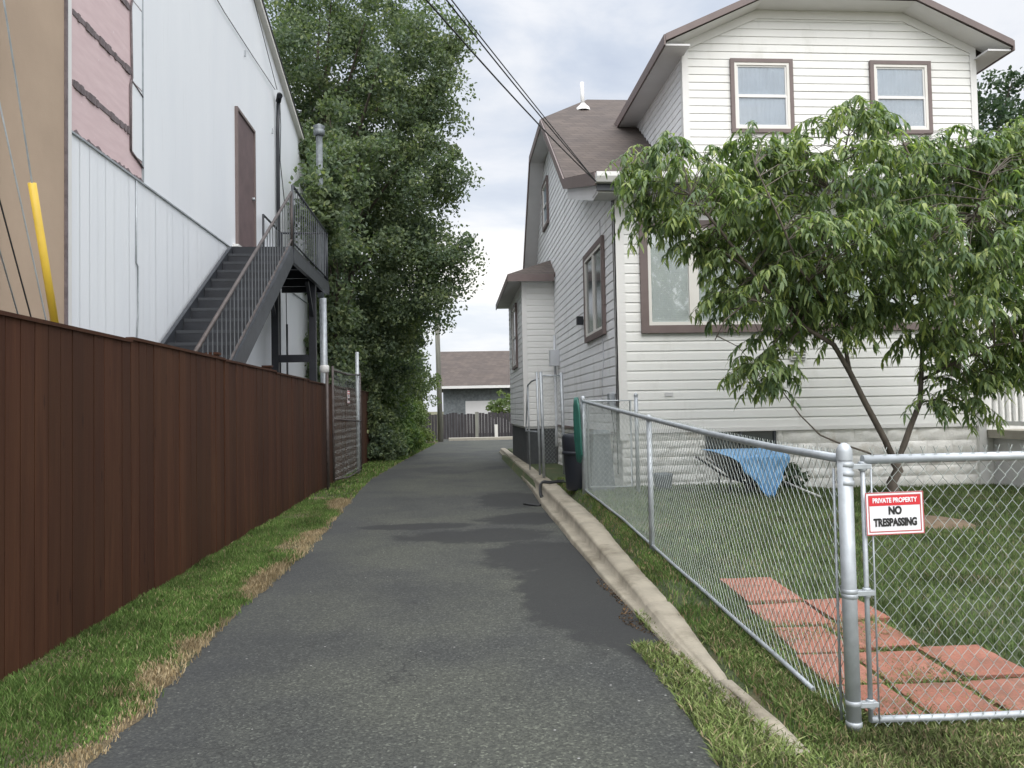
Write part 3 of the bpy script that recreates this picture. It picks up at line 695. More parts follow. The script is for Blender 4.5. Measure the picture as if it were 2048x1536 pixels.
# ------------------------------------------------------------------ guy wires
gy = 5.75
for i, (a, b, lab) in enumerate((((19, 300), (93, 645), 'thin grey guy wire running just left of the yellow guard'), ((0, 404), (64, 642), 'dark guy wire crossing low in front of the tan stucco'), ((8, 532), (38, 636), 'short faint guy wire nearest the left picture edge'))):
    p, q_ = atY(*a, gy-.3), atY(*b, gy+.1); d = (p-q_)
    mb = MB(); mb.tube([q_ - d*.6*(1 if i else 1), q_, p, p+d*2.2], .006, 5); o = mb.build('guy_wire', M['galv_dull'] if i != 1 else M['rubber']); tag(o, lab, 'guy wire', 'guy wires by the tan wall')
g0 = atY(64, 366, 5.35); g1 = atY(111, 655, 5.75); gw = empty('guy_wire', g1, 'guy wire sleeved in a bright yellow plastic guard against the tan wall', 'guy wire', 'guy wires by the tan wall')
g2 = atY(15, 50, 4.95); mb = MB(); mb.tube([g1+(g1-g0)*.8, g1, g0, g2, g2+(g2-g0)*.9], .006, 5); mb.build('cable', M['galv_dull'], gw)
d = (g1-g0).normalized(); mb = MB(); mb.tube([g0, g1+d*.3], .026, 10); mb.build('guard', M['yellow'], gw)
# ------------------------------------------------------------------ siding helper
def siding(mb, origin, u, n, z0, z1, ext, expo=.139, holes=()):
    """lap siding: origin (x,y), u along wall, n outward; ext(z)->(s0,s1) extent; holes (s0,s1,z0,z1)"""
    u = Vector((*u, 0)); n = Vector((*n, 0)); O = Vector((*origin, 0)); z = z0
    while z < z1-1e-4:
        ze = min(z+expo, z1); a0, a1 = ext(z); b0, b1 = ext(ze)
        segs = [(a0, a1, b0, b1)]
        for h in holes:
            if h[2] < (z+ze)/2 < h[3]:
                new = []
                for (p0, p1, q0, q1) in segs:
                    if h[1] <= min(p0, q0) or h[0] >= max(p1, q1): new.append((p0, p1, q0, q1)); continue
                    if p0 < h[0]: new.append((p0, h[0], q0, h[0]))
                    if h[1] < p1: new.append((h[1], p1, h[1], q1))
                segs = new
        spl = []; row = int(round((z-z0)/expo)); rj = random.Random(row//2*7+int(origin[0]*10))
        for (p0, p1, q0, q1) in segs:
            a_ = max(p0, q0); b_ = min(p1, q1); s_ = a_ + rj.uniform(.6, 3.4)
            if row % 2 == 0 or b_-a_ < 1.2: s_ = 1e9 if rj.random() < .5 else s_
            cur = (p0, q0)
            while s_ < b_-.4: spl.append((cur[0], s_+.004, cur[1], s_+.004, 0)); cur = (s_, s_); s_ += 3.6
            spl.append((cur[0], p1, cur[1], q1, 1 if cur[0] != p0 else 0))
        for (p0, p1, q0, q1, up_) in spl:
            if max(p1-p0, q1-q0) < .01: continue
            bo, to = n*(.017+.0035*up_), n*(.003+.002*up_); Z0 = Vector((0, 0, z)); Z1 = Vector((0, 0, ze)); zm = z + (ze-z)*.5
            P = lambda s, zz, off: O + u*s + off + Vector((0, 0, zz))
            mid0, mid1 = (p0+q0)/2, (p1+q1)/2
            # dutch lap: flat face, then a cove near the top
            mb.poly([P(p0, z, bo), P(p1, z, bo), P(mid1, z+(ze-z)*.72, n*.013), P(mid0, z+(ze-z)*.72, n*.013)])
            mb.poly([P(mid0, z+(ze-z)*.72, n*.013), P(mid1, z+(ze-z)*.72, n*.013), P(q1, ze, to), P(q0, ze, to)])
            mb.poly([P(p0, z, n*.001), P(p1, z, n*.001), P(p1, z, bo), P(p0, z, bo)])
        z = ze

# ------------------------------------------------------------------ the white house
HX, HY = 2.355, 10.9; HR = 10.85      # left side wall, front wall, right side wall
h = empty('house', (6, 14, .3), 'white vinyl sided house with brown trim and a wide front dormer behind the yard', 'house')
HB = 22.2
def roofz(y): return interp(y, [(10.43, 4.70), (13.4, 5.50), (16.65, 7.80), (18.15, 8.84), (19.15, 7.80), (21.4, 5.48), (22.4, 4.5)])
def under(y): return roofz(y)-.16
# side (driveway) wall with gable
def side_ext(z):
    ysf = [yy for yy in np.arange(HY, 18.15, .02) if under(yy) >= z]; ysb = [yy for yy in np.arange(18.15, HB+.01, .02) if under(yy) >= z]
    y0 = ysf[0] if ysf else 18.15; y1 = ysb[-1] if ysb else 18.15
    if z > 7.62: return (18.15-HY, 18.15-HY)
    return (y0-HY, y1-HY)
mb = MB()
siding(mb, (HX, HY), (0, 1), (-1, 0), 1.09, 7.7, side_ext)
mb.build('side_wall', M['siding_side'], h)
mb = MB(); mb.slab([(HX+.03, HY+.02, .1), (HX+.03, HB, .1), (HX+.03, HB, 4.5), (HX+.03, 19.15, 7.6), (HX+.03, 16.65, 7.6), (HX+.03, 13.4, 5.3), (HX+.03, HY+.02, 4.55)], HR-HX-.06, (1, 0, 0)); mb.build('core_wall', M['siding'], h)
# front wall up to x=7.7
FR = 7.72
mb = MB(); siding(mb, (HX, HY), (1, 0), (0, -1), 1.13, 4.48, lambda z: (0.02, FR-HX), .140, holes=[(2.72-HX, 7.35-HX, 2.55, 4.08)])
mb.build('front_wall', M['siding'], h)
mb = MB(); mb.box(HX-.035, HX+.105, HY-.03, HY-.018+.01, .98, 4.5); mb.box(HX-.035, HX-.02, HY-.03, HY+.12, .98, 4.5); mb.build('corner_trim', M['white'], h)
mb = MB(); mb.box(FR-.05, FR+.07, HY-.05, HY+.07, -.1, 4.5); mb.build('corner_trim', M['white'], h)
mb = MB(); mb.box(HX+.1, FR-.05, HY-.035, HY-.001, 1.075, 1.128); mb.build('starter_trim', M['white'], h)
mb = MB(); mb.box(HX-.034, HX+.0, HY+.12, 17.75, 1.045, 1.088); mb.build('starter_trim', M['brown_trim'], h)
# stone foundation: pillowed stones set in courses
def stones(mb, O, u, n, s0, s1, z0, z1, seed):
    rr = random.Random(seed); O = Vector((*O, 0)); u = Vector((*u, 0)); n = Vector((*n, 0)); z = z1
    while z > z0:
        ch = rr.uniform(.10, .2); s = s0 - rr.random()*.2
        while s < s1:
            L_ = rr.uniform(.28, .62); a, b = max(s, s0), min(s+L_, s1)
            if b-a > .05:
                nx, nz = 6, 4; i0 = len(mb.v); ph = rr.random()*50
                for j in range(nz+1):
                    for i in range(nx+1):
                        fu, fv = i/nx, j/nz; e_ = min(fu, 1-fu)*(b-a)/.03; g_ = min(fv, 1-fv)*ch/.02
                        o_ = .016*min(1, e_)*min(1, g_) + .026*noise.noise(Vector((a*3+fu*5+ph, z*4+fv*3, 1)))*min(1, e_*2)*min(1, g_*2)
                        p = O + u*(a+.003+(b-a-.006)*fu) + n*(o_) + Vector((0, 0, z-ch+.003+(ch-.006)*fv)); mb.v.append(tuple(p))
                for j in range(nz):
                    for i in range(nx): mb.f.append((i0+j*(nx+1)+i, i0+j*(nx+1)+i+1, i0+(j+1)*(nx+1)+i+1, i0+(j+1)*(nx+1)+i)); mb.sm.append(True)
            s += L_
        z -= ch
mb = MB(); stones(mb, (0, HY+.01), (1, 0), (0, -1), HX+.02, 3.58, -.2, 1.075, 1); stones(mb, (0, HY+.01), (1, 0), (0, -1), 4.62, FR-.05, -.3, 1.075, 2)
stones(mb, (0, HY+.01), (1, 0), (0, -1), 3.58, 4.62, -.2, .74, 5)
stones(mb, (HX+.01, 0), (0, 1), (-1, 0), HY, 17.7, -.1, 1.05, 3)
mb.build('stone_foundation', M['stone'], h)
mb = MB(); mb.box(HX+.02, HR-.02, HY+.012, HB-.1, -.2, 1.04); mb.build('foundation_core', M['stone'], h)
bw = MB(); bw.box(3.585, 4.615, HY-.006, HY+.02, .745, 1.07); bw = bw.build('basement_window', M['glass_dark'], h)
mb = MB()
for a in (3.585, 4.08, 4.58):
    mb = MB(); mb.box(a, a+.035, HY-.03, HY-.008, .745, 1.07); mb.build('mullion', M['grey_metal'], bw)

def window(par, O, u, n, W, H, trim=.09, lights=((0, 1),), matp='glass', blind=False, meet=True, casing_mat='brown_trim', depth=.05):
    """O = lower left of the casing (3D), u along, n outward. lights = (s0,s1) fractions of the inner width"""
    O = Vector(O); u = Vector(u); n = Vector(n); Z = Vector((0, 0, 1))
    def B(mb, s0, s1, z0, z1, d0, d1):
        c = [O+u*s+Z*z+n*d for d in (d0, d1) for (s, z) in ((s0, z0), (s1, z0), (s1, z1), (s0, z1))]; i = len(mb.v); mb.v += [tuple(v) for v in c]
        for f in ((0, 1, 2, 3), (7, 6, 5, 4), (0, 4, 5, 1), (1, 5, 6, 2), (2, 6, 7, 3), (3, 7, 4, 0)): mb.f.append(tuple(i+k for k in f)); mb.sm.append(False)
    mb = MB(); t = trim; d = depth
    B(mb, 0, t, 0, H, 0, d); B(mb, W-t, W, 0, H, 0, d); B(mb, t, W-t, 0, t, 0, d); B(mb, t, W-t, H-t, H, 0, d)
    wo = mb.build('window', M[casing_mat], par)
    f = .045; mb = MB(); a, b = t, W-t
    B(mb, a, a+f, t, H-t, .002, d*.8); B(mb, b-f, b, t, H-t, .002, d*.8); B(mb, a+f, b-f, t, t+f, .002, d*.8); B(mb, a+f, b-f, H-t-f, H-t, .002, d*.8)
    iw = b-a-2*f
    edges = []
    for (s0, s1) in lights: edges.append((a+f+iw*s0, a+f+iw*s1))
    for k in range(len(edges)-1): B(mb, edges[k][1], edges[k+1][0], t+f, H-t-f, .002, d*.75)
    mb.build('window_frame', M['cream'], wo)
    for (e0, e1) in edges:
        zm = (H)/2
        mb = MB(); s = .028
        for (za, zb, dd_) in ((t+f, zm, .022), (zm, H-t-f, .012)):
            B(mb, e0, e0+s, za, zb, .002, dd_+.008); B(mb, e1-s, e1, za, zb, .002, dd_+.008); B(mb, e0+s, e1-s, za, za+s, .002, dd_+.008); B(mb, e0+s, e1-s, zb-s, zb, .002, dd_+.008)
        if meet: mb.build('sash', M['white'], wo)
        if blind:
            bl = MB(); z = t+f+.02
            while z < H-t-f-.02: 
                B(bl, e0+.02, e1-.02, z, z+.020, .003, .006); z += .026
            bl.build('blind', M['pvcblind'], wo)
        mb = MB(); B(mb, e0+.01, e1-.01, t+f+.01, H-t-f-.01, .008, .010)
        mb.build('pane', M['clear' if (blind or matp == 'glass') else matp], wo)
        if matp == 'glass' and not blind:
            me_ = mb.v; o_ = None; cu = MB(); nf = 22; zlo, zhi = t+f, H-t-f
            for k in range(nf):
                s0, s1 = e0+(e1-e0)*k/nf, e0+(e1-e0)*(k+1)/nf; d0, d1 = (.0015+.005*(k % 2), .0015+.005*((k+1) % 2))
                cu.poly([O+u*s0+Z*zlo+n*d0, O+u*s1+Z*zlo+n*d1, O+u*s1+Z*zhi+n*d1, O+u*s0+Z*zhi+n*d0], True)
            cu.build('curtain', M['curtain'], wo)
        if not blind: pass
        else:
            mb = MB(); B(mb, e0, e1, t+f, H-t-f, -.004, .001); mb.build('room_shade', M['pvcblind'], wo)
    return wo
# big front picture window row
window(h, (2.68, HY-.018, 2.50), (1, 0, 0), (0, -1, 0), 4.70, 1.62, trim=.11, lights=((0, .126), (.158, .36), (.39, .60), (.63, .83), (.86, 1)), blind=True, meet=False)
# side windows
window(h, (HX-.018, 13.40, 2.58), (0, -1, 0), (-1, 0, 0), 1.72, 1.52, trim=.09, lights=((0, .47), (.53, 1)), matp='glass_dark', meet=False)
window(h, (HX-.018, 19.3, 5.9), (0, -1, 0), (-1, 0, 0), 1.0, 1.15, trim=.08, matp='glass')
# dryer vent, number plate, side fittings
mb = MB(); mb.box(4.86, 5.09, HY-.05, HY-.018, 2.09, 2.24)
o = mb.build('wall_vent', M['white'], h)
for k in range(3):
    mb = MB(); mb.box(4.875, 5.075, HY-.056, HY-.051, 2.11+k*.042, 2.122+k*.042); mb.build('louvre', M['dark'], o)
mb = MB(); mb.box(3.0, 3.12, HY-.03, HY-.018, 1.60, 1.65); mb.build('number_plate', M['soffit'], h)
mb = MB(); mb.tube([(HX-.04, HY+.04, 4.5), (HX-.035, HY+.05, 3.6), (HX-.03, HY+.03, 2.2), (HX-.05, HY+.02, 1.1), (HX-.04, HY+.05, .5)], .011, 6)
mb.build('service_cable', M['rubber'], h)
mb = MB(); mb.tube([(HX-.03, 11.95, 4.4), (HX-.028, 11.95, 2.6), (HX-.03, 11.9, 2.2), (HX-.04, 12.0, 1.9), (HX-.03, 12.1, 1.4)], .007, 5); mb.build('thin_cable', M['pvc'], h)
mb = MB(); mb.box(HX-.10, HX-.018, 11.15, 11.33, 1.42, 1.66); mb.build('outlet_box', M['galv_dull'], h, bevel=.01)
mb = MB(); mb.tube([(HX-.06, 11.24, 1.42), (HX-.07, 11.0, 1.1), (HX-.08, 11.1, .8), (HX-.06, 11.25, .5)], .008, 5); mb.build('thin_cable', M['rubber'], h)
mb = MB(); mb.box(HX-.13, HX-.018, 13.75, 13.86, 2.95, 3.1); mb.build('wall_fitting', M['black_metal'], h)
# ---- main roof (real thickness)
XL_, XR_ = 2.0, 11.2; T = Vector((0, 0, -.13))
def rquad(mb, pts): 
    pts = [Vector(p) for p in pts]; mb.poly(pts); mb.poly([p+T for p in reversed(pts)])
    for k in range(len(pts)): mb.poly([pts[(k+1) % len(pts)], pts[k], pts[k]+T, pts[(k+1) % len(pts)]+T])
mb = MB()
rquad(mb, [(XL_, 10.43, 4.70), (XR_, 10.43, 4.70), (XR_, 13.4, 5.50), (XL_, 13.4, 5.50)])
rquad(mb, [(XL_, 13.402, 5.502), (XR_, 13.402, 5.502), (XR_, 16.65, 7.80), (XR_-1.3, 18.15, 8.84), (XL_+1.3, 18.15, 8.84), (XL_, 16.65, 7.80)])
rquad(mb, [(XL_, 16.652, 7.802), (XL_+1.3, 18.152, 8.842), (XL_, 19.15, 7.802)]); rquad(mb, [(XR_, 16.652, 7.802), (XR_, 19.15, 7.802), (XR_-1.3, 18.152, 8.842)])
rquad(mb, [(XL_+1.3, 18.155, 8.84), (XR_-1.3, 18.155, 8.84), (XR_, 19.155, 7.80), (XR_, 22.4, 4.5), (XL_, 22.4, 4.5), (XL_, 19.155, 7.80)])
mb.build('roof', M['shingle'], h)
# brown rake boards and soffits along the driveway gable
mb = MB(); ky = [10.43, 13.4, 16.65, 19.15, 21.4, 22.4]
for a, b in zip(ky[:-1], ky[1:]):
    za, zb = roofz(a)-.135, roofz(b)-.135
    if a == 16.65: za = zb = 7.80-.135
    mb.slab([(XL_-.002, a, za+.12), (XL_-.002, b, zb+.12), (XL_-.002, b, zb-.06), (XL_-.002, a, za-.06)], .028, (-1, 0, 0))
mb.build('rake_board', M['brown_trim'], h)
mb = MB()
for a, b in zip(ky[:-1], ky[1:]):
    za, zb = roofz(a)-.15, roofz(b)-.15
    if a == 16.65: za = zb = 7.80-.15
    mb.poly([(XL_, a, za-.03), (HX+.0, a, za-.03), (HX+.0, b, zb-.03), (XL_, b, zb-.03)])
mb.build('rake_soffit', M['soffit'], h)
# front soffit, fascia and gutter
mb = MB(); mb.box(XL_+.02, XR_, 10.47, HY-.0, 4.46, 4.50); mb.build('soffit', M['soffit'], h)
mb = MB(); mb.box(XL_, XR_, 10.44, 10.468, 4.44, 4.565); mb.build('fascia', M['grey_metal'], h)
mb = MB(); gp = [(10.438, 4.66), (10.30, 4.66), (10.30, 4.60), (10.34, 4.53), (10.438, 4.53)]
n_ = len(gp)
mb.slab([(XL_-.02, a, b) for a, b in gp], XR_-XL_+.04, (1, 0, 0)); mb.build('gutter', M['white'], h)
# brown return at the corner of the pent
mb = MB(); mb.slab([(XL_+.03, 10.5, 4.55), (XL_+.03, 13.3, 5.30), (XL_+.03, 13.3, 5.10), (XL_+.03, 10.9, 4.42), (XL_+.03, 10.5, 4.42)], .31, (1, 0, 0)); mb.build('eave_return', M['soffit'], h)
# roof vent pipe
mb = MB(); vp = Vector((3.06, 17.42, 8.30)); mb.tube([vp, vp+Vector((-.01, 0, .64))], .045, 10); vp_ = mb.build('vent_pipe', M['white'], h)
mb = MB(); mb.lathe((vp.x, vp.y-.02, vp.z+.02), [(.17, -.06), (.15, .02), (.08, .08), (.05, .12)], 14); mb.build('pipe_boot', M['white'], vp_)
# ---- dormer
DX0, DX1, DYF = 4.0, 9.2, 12.8; DZT = 7.66; PK = 6.6
def dz_(x): return min(DZT + (1.46-abs(min(0, 0)))*0 + .456*(PK-DX0 - abs(x-PK)) , 8.32) if True else 0
def dorm_ext(z):
    if z <= DZT: return (0, DX1-DX0)
    e_ = (z-DZT)/.456; return (e_, DX1-DX0-e_)
mb = MB(); siding(mb, (DX0, DYF), (1, 0), (0, -1), 5.36, 8.25, dorm_ext, .135); mb.build('dormer_wall', M['siding'], h)
mb = MB()
def dl_ext(z):
    yb = float(np.interp(z, [5.5, 7.8, 8.84], [13.4, 16.65, 18.15])); return (0, max(.05, yb-DYF))
siding(mb, (DX0, DYF), (0, 1), (-1, 0), 5.36, DZT, dl_ext, .135); mb.build('dormer_side_wall', M['siding_side'], h); mb = MB()
siding(mb, (DX1, DYF), (0, 1), (1, 0), 5.36, DZT, dl_ext, .135); mb.build('dormer_side_wall', M['siding_side'], h)
mb = MB(); mb.slab([(DX0+.02, DYF+.02, 5.3), (DX1-.02, DYF+.02, 5.3), (DX1-.02, DYF+.02, DZT), (PK+1.3, DYF+.02, 8.24), (PK-1.3, DYF+.02, 8.24), (DX0+.02, DYF+.02, DZT)], 4.6, (0, 1, 0)); mb.build('dormer_core', M['siding'], h)
for x in (DX0, DX1):
    mb = MB(); mb.box(x-.035, x+.075 if x == DX0 else x+.035, DYF-.032, DYF-.0175, 5.4, DZT); 
    if x == DX1: mb.box(x-.075, x-.036, DYF-.032, DYF-.0175, 5.4, DZT)
    mb.box(x-.035 if x == DX0 else x+.02, x-.02 if x == DX0 else x+.035, DYF-.017, DYF+.09, 5.4, DZT); mb.build('dormer_corner_trim', M['white'], h)
EX0, EX1, EY = 3.58, 9.62, 12.38; EZ = 7.585; sl_ = .456; CZ = 8.36
cx0 = EX0 + (CZ-EZ)/sl_; cx1 = EX1 - (CZ-EZ)/sl_; RZ = EZ + sl_*(PK-EX0)
mb = MB(); T = Vector((0, 0, -.10))
rquad(mb, [(EX0, EY, EZ), (cx0, EY, CZ), (PK, EY+1.3, RZ), (PK, 18.1, RZ), (PK, 18.2, RZ), (EX0, 16.4, EZ)])
rquad(mb, [(EX1, EY, EZ), (EX1, 16.4, EZ), (PK+.002, 18.2, RZ), (PK+.002, EY+1.3, RZ), (cx1, EY, CZ)])
rquad(mb, [(cx0+.002, EY-.002, CZ), (cx1-.002, EY-.002, CZ), (PK, EY+1.298, RZ)])
mb.build('dormer_roof', M['shingle'], h)
mb = MB()
for a, b in (((EX0, EZ), (cx0, CZ)), ((cx0, CZ), (cx1, CZ)), ((cx1, CZ), (EX1, EZ))):
    A = Vector((a[0], EY-.004, a[1])); B_ = Vector((b[0], EY-.004, b[1])); mb.slab([A+Vector((0, 0, .015)), B_+Vector((0, 0, .015)), B_-Vector((0, 0, .10)), A-Vector((0, 0, .10))], .025, (0, -1, 0))
mb.build('dormer_fascia', M['brown_trim'], h)
mb = MB()
for a, b in (((EX0+.02, EZ), (cx0, CZ)), ((cx0, CZ), (cx1, CZ)), ((cx1, CZ), (EX1-.02, EZ))):
    mb.poly([(a[0], EY-.0, a[1]-.115), (a[0], DYF, a[1]-.115), (b[0], DYF, b[1]-.115), (b[0], EY-.0, b[1]-.115)])
mb.build('dormer_soffit', M['white'], h)
mb = MB()
fz_ = EZ+sl_*(DX0-EX0)-.145
for a, b in (((DX0, fz_), (cx0+.02, CZ-.145)), ((cx0+.02, CZ-.145), (cx1-.02, CZ-.145)), ((cx1-.02, CZ-.145), (DX1, fz_))):
    A = Vector((a[0], DYF-.035, a[1])); B_ = Vector((b[0], DYF-.035, b[1])); mb.slab([A+Vector((0, 0, .03)), B_+Vector((0, 0, .03)), B_-Vector((0, 0, .12)), A-Vector((0, 0, .12))], .02, (0, 1, 0))
mb.build('frieze_board', M['white'], h)
for x0, x1 in ((EX0+.01, DX0), (DX1, EX1-.01)):
    mb = MB(); mb.box(x0, x1, EY+.03, 16.3, EZ-.16, EZ-.13); mb.build('dormer_eave_soffit', M['soffit'], h)
mb = MB(); mb.box(EX0-.03, EX0-.003, EY-.02, 16.35, EZ-.17, EZ+.005); mb.build('dormer_eave_fascia', M['brown_trim'], h)
mb = MB(); mb.box(EX1+.003, EX1+.03, EY-.02, 16.35, EZ-.17, EZ+.005); mb.build('dormer_eave_fascia', M['brown_trim'], h)
window(h, (4.80, DYF-.018, 6.10), (1, 0, 0), (0, -1, 0), 1.10, 1.28, trim=.065)
window(h, (7.28, DYF-.018, 6.10), (1, 0, 0), (0, -1, 0), 1.10, 1.28, trim=.065)
# ---- side bump-out
BXL, BY0, BY1 = 1.62, 17.76, 22.2
mb = MB(); siding(mb, (BXL, BY0), (1, 0), (0, -1), 1.05, 4.42, lambda z: (0, HX-BXL), .14); mb.build('bump_front_wall', M['siding'], h)
mb = MB(); siding(mb, (BXL, BY0), (0, 1), (-1, 0), 1.05, 4.42, lambda z: (0, BY1-BY0), .14); mb.build('bump_side_wall', M['siding_side'], h)
mb = MB(); mb.box(BXL+.02, HX+.02, BY0+.02, BY1, 1.0, 4.4); mb.build('bump_core', M['siding'], h)
mb = MB(); mb.box(BXL-.03, BXL+.08, BY0-.03, BY0-.0175, 1.05, 4.42); mb.box(BXL-.03, BXL-.0175, BY0-.017, BY0+.08, 1.05, 4.42); mb.build('bump_corner_trim', M['white'], h)
mb = MB(); mb.box(BXL+.03, HX-.02, BY0+.03, BY1-.02, -.05, 1.04); mb.build('bump_foundation', M['concrete_dark'], h)
T = Vector((0, 0, -.08)); ex, ey0, ey1 = 1.27, 17.42, 22.5; ez = 4.52; hx = HX; hz = ez + (hx-ex)*.45
mb = MB()
rquad(mb, [(ex, ey0, ez), (hx, ey0, ez), (hx, ey0+.9, hz)]); rquad(mb, [(ex, ey0+.003, ez), (hx, ey0+.903, hz), (hx, ey1, hz), (ex, ey1, ez)])
mb.build('bump_roof', M['shingle'], h)
mb = MB(); mb.box(ex-.02, hx-.05, ey0-.02, ey0-.002, ez-.17, ez-.005); mb.box(ex-.02, ex-.002, ey0, ey1, ez-.17, ez-.005); mb.build('bump_fascia', M['brown_trim'], h)
mb = MB(); mb.box(ex, hx-.02, ey0, ey1, ez-.13, ez-.10); mb.build('bump_soffit', M['soffit'], h)
window(h, (BXL-.018, 20.6, 2.5), (0, -1, 0), (-1, 0, 0), 1.35, 1.62, trim=.07, matp='glass_dark')
# meter pipe at the inner corner
mb = MB(); mb.tube([(HX-.08, 17.3, 3.1), (HX-.08, 17.3, 1.0), (HX-.1, 17.25, .6)], .03, 8); mb.box(HX-.22, HX-.02, 17.0, 17.25, 2.4, 2.75); mb.build('meter_box', M['pvc'], h)
# ---- right-hand entry: recessed porch with steps and white railing
pe = MB(); pe.box(FR+.08, HR, HY-1.5, HY+.2, .9, 1.02); pe.build('porch_floor', M['walk'], h)
mb = MB(); mb.box(FR+.2, HR-.05, HY-1.35, HY, -.3, .898); mb.build('porch_base', M['soffit'], h)
mb = MB()
for k in range(5): mb.box(FR+.05+.0, FR+1.4, HY-1.5-.28*(k+1), HY-1.502-.28*k, -.2, .72-.18*k)
mb.build('porch_step', M['walk'], h)
rl = MB(); rl.box(FR+.02, FR+.12, HY-1.5, HY-1.4, -.1, 2.0); rl.bar((FR+.07, HY-1.4, 1.85), (FR+.07, HY-.05, 1.85), .06, .08); rl.bar((FR+.07, HY-1.4, 1.12), (FR+.07, HY-.05, 1.12), .05, .06); rl.bar((FR+.12, HY-1.45, 1.85), (HR, HY-1.45, 1.85), .06, .08)
rl = rl.build('porch_railing', M['white'], h)
for k in range(9):
    mb = MB(); yy = HY-1.28+k*.13; mb.box(FR+.05, FR+.09, yy, yy+.04, 1.151, 1.81); mb.build('baluster', M['white'], rl)
for k in range(22):
    mb = MB(); xx = FR+.16+k*.14; mb.box(xx, xx+.075, HY-1.47, HY-1.45, -.15, .89); mb.build('skirt_board', M['white'], h)
    mb = MB(); mb.box(xx, xx+.04, HY-1.47, HY-1.43, 1.03, 1.81); mb.build('baluster', M['white'], rl)
mb = MB(); mb.box(FR+.08, HR, HY-.03, HY, 1.02, 4.45); mb.build('porch_back_wall', M['siding'], h)
mb = MB(); mb.tube([(FR+.0, HY-2.6, .75), (FR+.05, HY-1.5, 1.7)], .02, 8); mb.tube([(FR+.0, HY-2.6, 0), (FR+.0, HY-2.6, .75)], .02, 8); mb.build('step_handrail', M['black_metal'], h)
# ------------------------------------------------------------------ chain link work
def chain(mb, A, B, zb, zt, wdt=.062, hgt=.072, r=.0017, spike=.022, bulge=.012, seed=0):
    """diamond mesh between plan points A,B; zb(s), zt(s) heights"""
    A = Vector((*A, 0)); B = Vector((*B, 0)); L_ = (B-A).length; u = (B-A)/L_; nrm = Vector((u.y, -u.x, 0)); k = 0; s = 0
    while s < L_-wdt/2+1e-4:
        z0, z1 = zb(s), zt(s); ph = k % 2; nseg = int((z1-z0)/(hgt/2)); pts = []
        for i in range(nseg+1):
            right = (i+ph) % 2; z = z0 + (z1-z0)*i/nseg
            ss = s + (wdt/2+.001 if right else -.001)
            off = (.0022 if right else -.0022) + bulge*noise.noise(Vector((ss*.9, z*1.2, seed)))
            pts.append(A+u*ss+nrm*off+Vector((0, 0, z)))
        pts.append(pts[-1]+u*(.012 if (nseg+ph) % 2 == 0 else -.012)+Vector((0, 0, spike)))
        mb.tube(pts, r, 3, cap=False); s += wdt/2; k += 1
    return mb
CX, CY = 1.705, 3.29
cf = empty('chain_link_fence', (CX, 6.5, .15), 'waist high galvanized chain link fence along the kerb in front of the white house', 'fence')
def fz(y): return interp(y, [(3.29, .015), (5.5, .14), (6.7, .20), (7.9, .27), (10.2, .335)])
def ft(y): return interp(y, [(3.29, 1.205), (4.0, 1.22), (5.1, 1.265), (6.7, 1.35), (8.0, 1.42), (10.2, 1.545)])
mb = chain(MB(), (CX, CY+.05), (CX, 10.15), lambda s: fz(CY+s)+.03, lambda s: ft(CY+s)+.015, seed=3); mb.build('mesh', M['wire'], cf)
mb = MB(); mb.tube([(CX-.01, y_, ft(y_)) for y_ in np.arange(CY+.03, 10.2, .35)] + [(CX-.01, 10.17, ft(10.17))], .020, 8); mb.build('top_rail', M['galv_dull'], cf)
mb = MB(); mb.tube([(CX+.0, y_, fz(y_)+.035+.002*math.sin(y_*5)) for y_ in np.arange(CY+.38, 10.2, .3)] + [(CX, 10.17, fz(10.17)+.035)], .013, 6); mb.build('bottom_rail', M['galv_dull'], cf)
mb = MB(); mb.tube([(CX-.0, 6.72, .05), (CX-.0, 6.72, 1.325)], .024, 10); q = mb.build('line_post', M['galv_dull'], cf)
mb = MB(); mb.lathe((CX-.0, 6.72, 1.325), [(.028, 0), (.028, .035), (.015, .055), (0, .058)], 10); mb.build('post_cap', M['galv_dull'], q)
# corner post with cap and bands
mb = MB(); mb.tube([(CX, CY, -.02), (CX-.004, CY, 1.215)], .0315, 18); cp = mb.build('corner_post', M['galv'], cf)
mb = MB(); mb.lathe((CX-.004, CY, 1.20), [(.034, 0), (.034, .04), (.031, .05), (.023, .066), (.010, .075), (0, .077)], 18); mb.build('post_cap', M['galv'], cp)
for z in (1.09, 1.13, 1.17, .62, .60, .14, .05):
    mb = MB(); mb.lathe((CX, CY, z), [(.0315, 0), (.0342, .002), (.0342, .020), (.0315, .022)], 16); mb.box(CX-.004, CX+.008, CY+.033, CY+.075, z+.002, z+.02); mb.build('tension_band', M['galv'], cp)
mb = MB(); mb.tube([(CX-.03, CY+.05, .05), (CX-.03, CY+.05, 1.16)], .006, 5); mb.build('tension_bar', M['galv_dull'], cf)
# end post beside house corner
mb = MB(); mb.tube([(CX, 10.2, .2), (CX, 10.2, 1.56)], .035, 12); q = mb.build('end_post', M['galv_dull'], cf)
mb = MB(); mb.lathe((CX, 10.2, 1.56), [(.038, 0), (.038, .02), (.02, .05), (0, .055)], 12); mb.build('post_cap', M['galv_dull'], q)

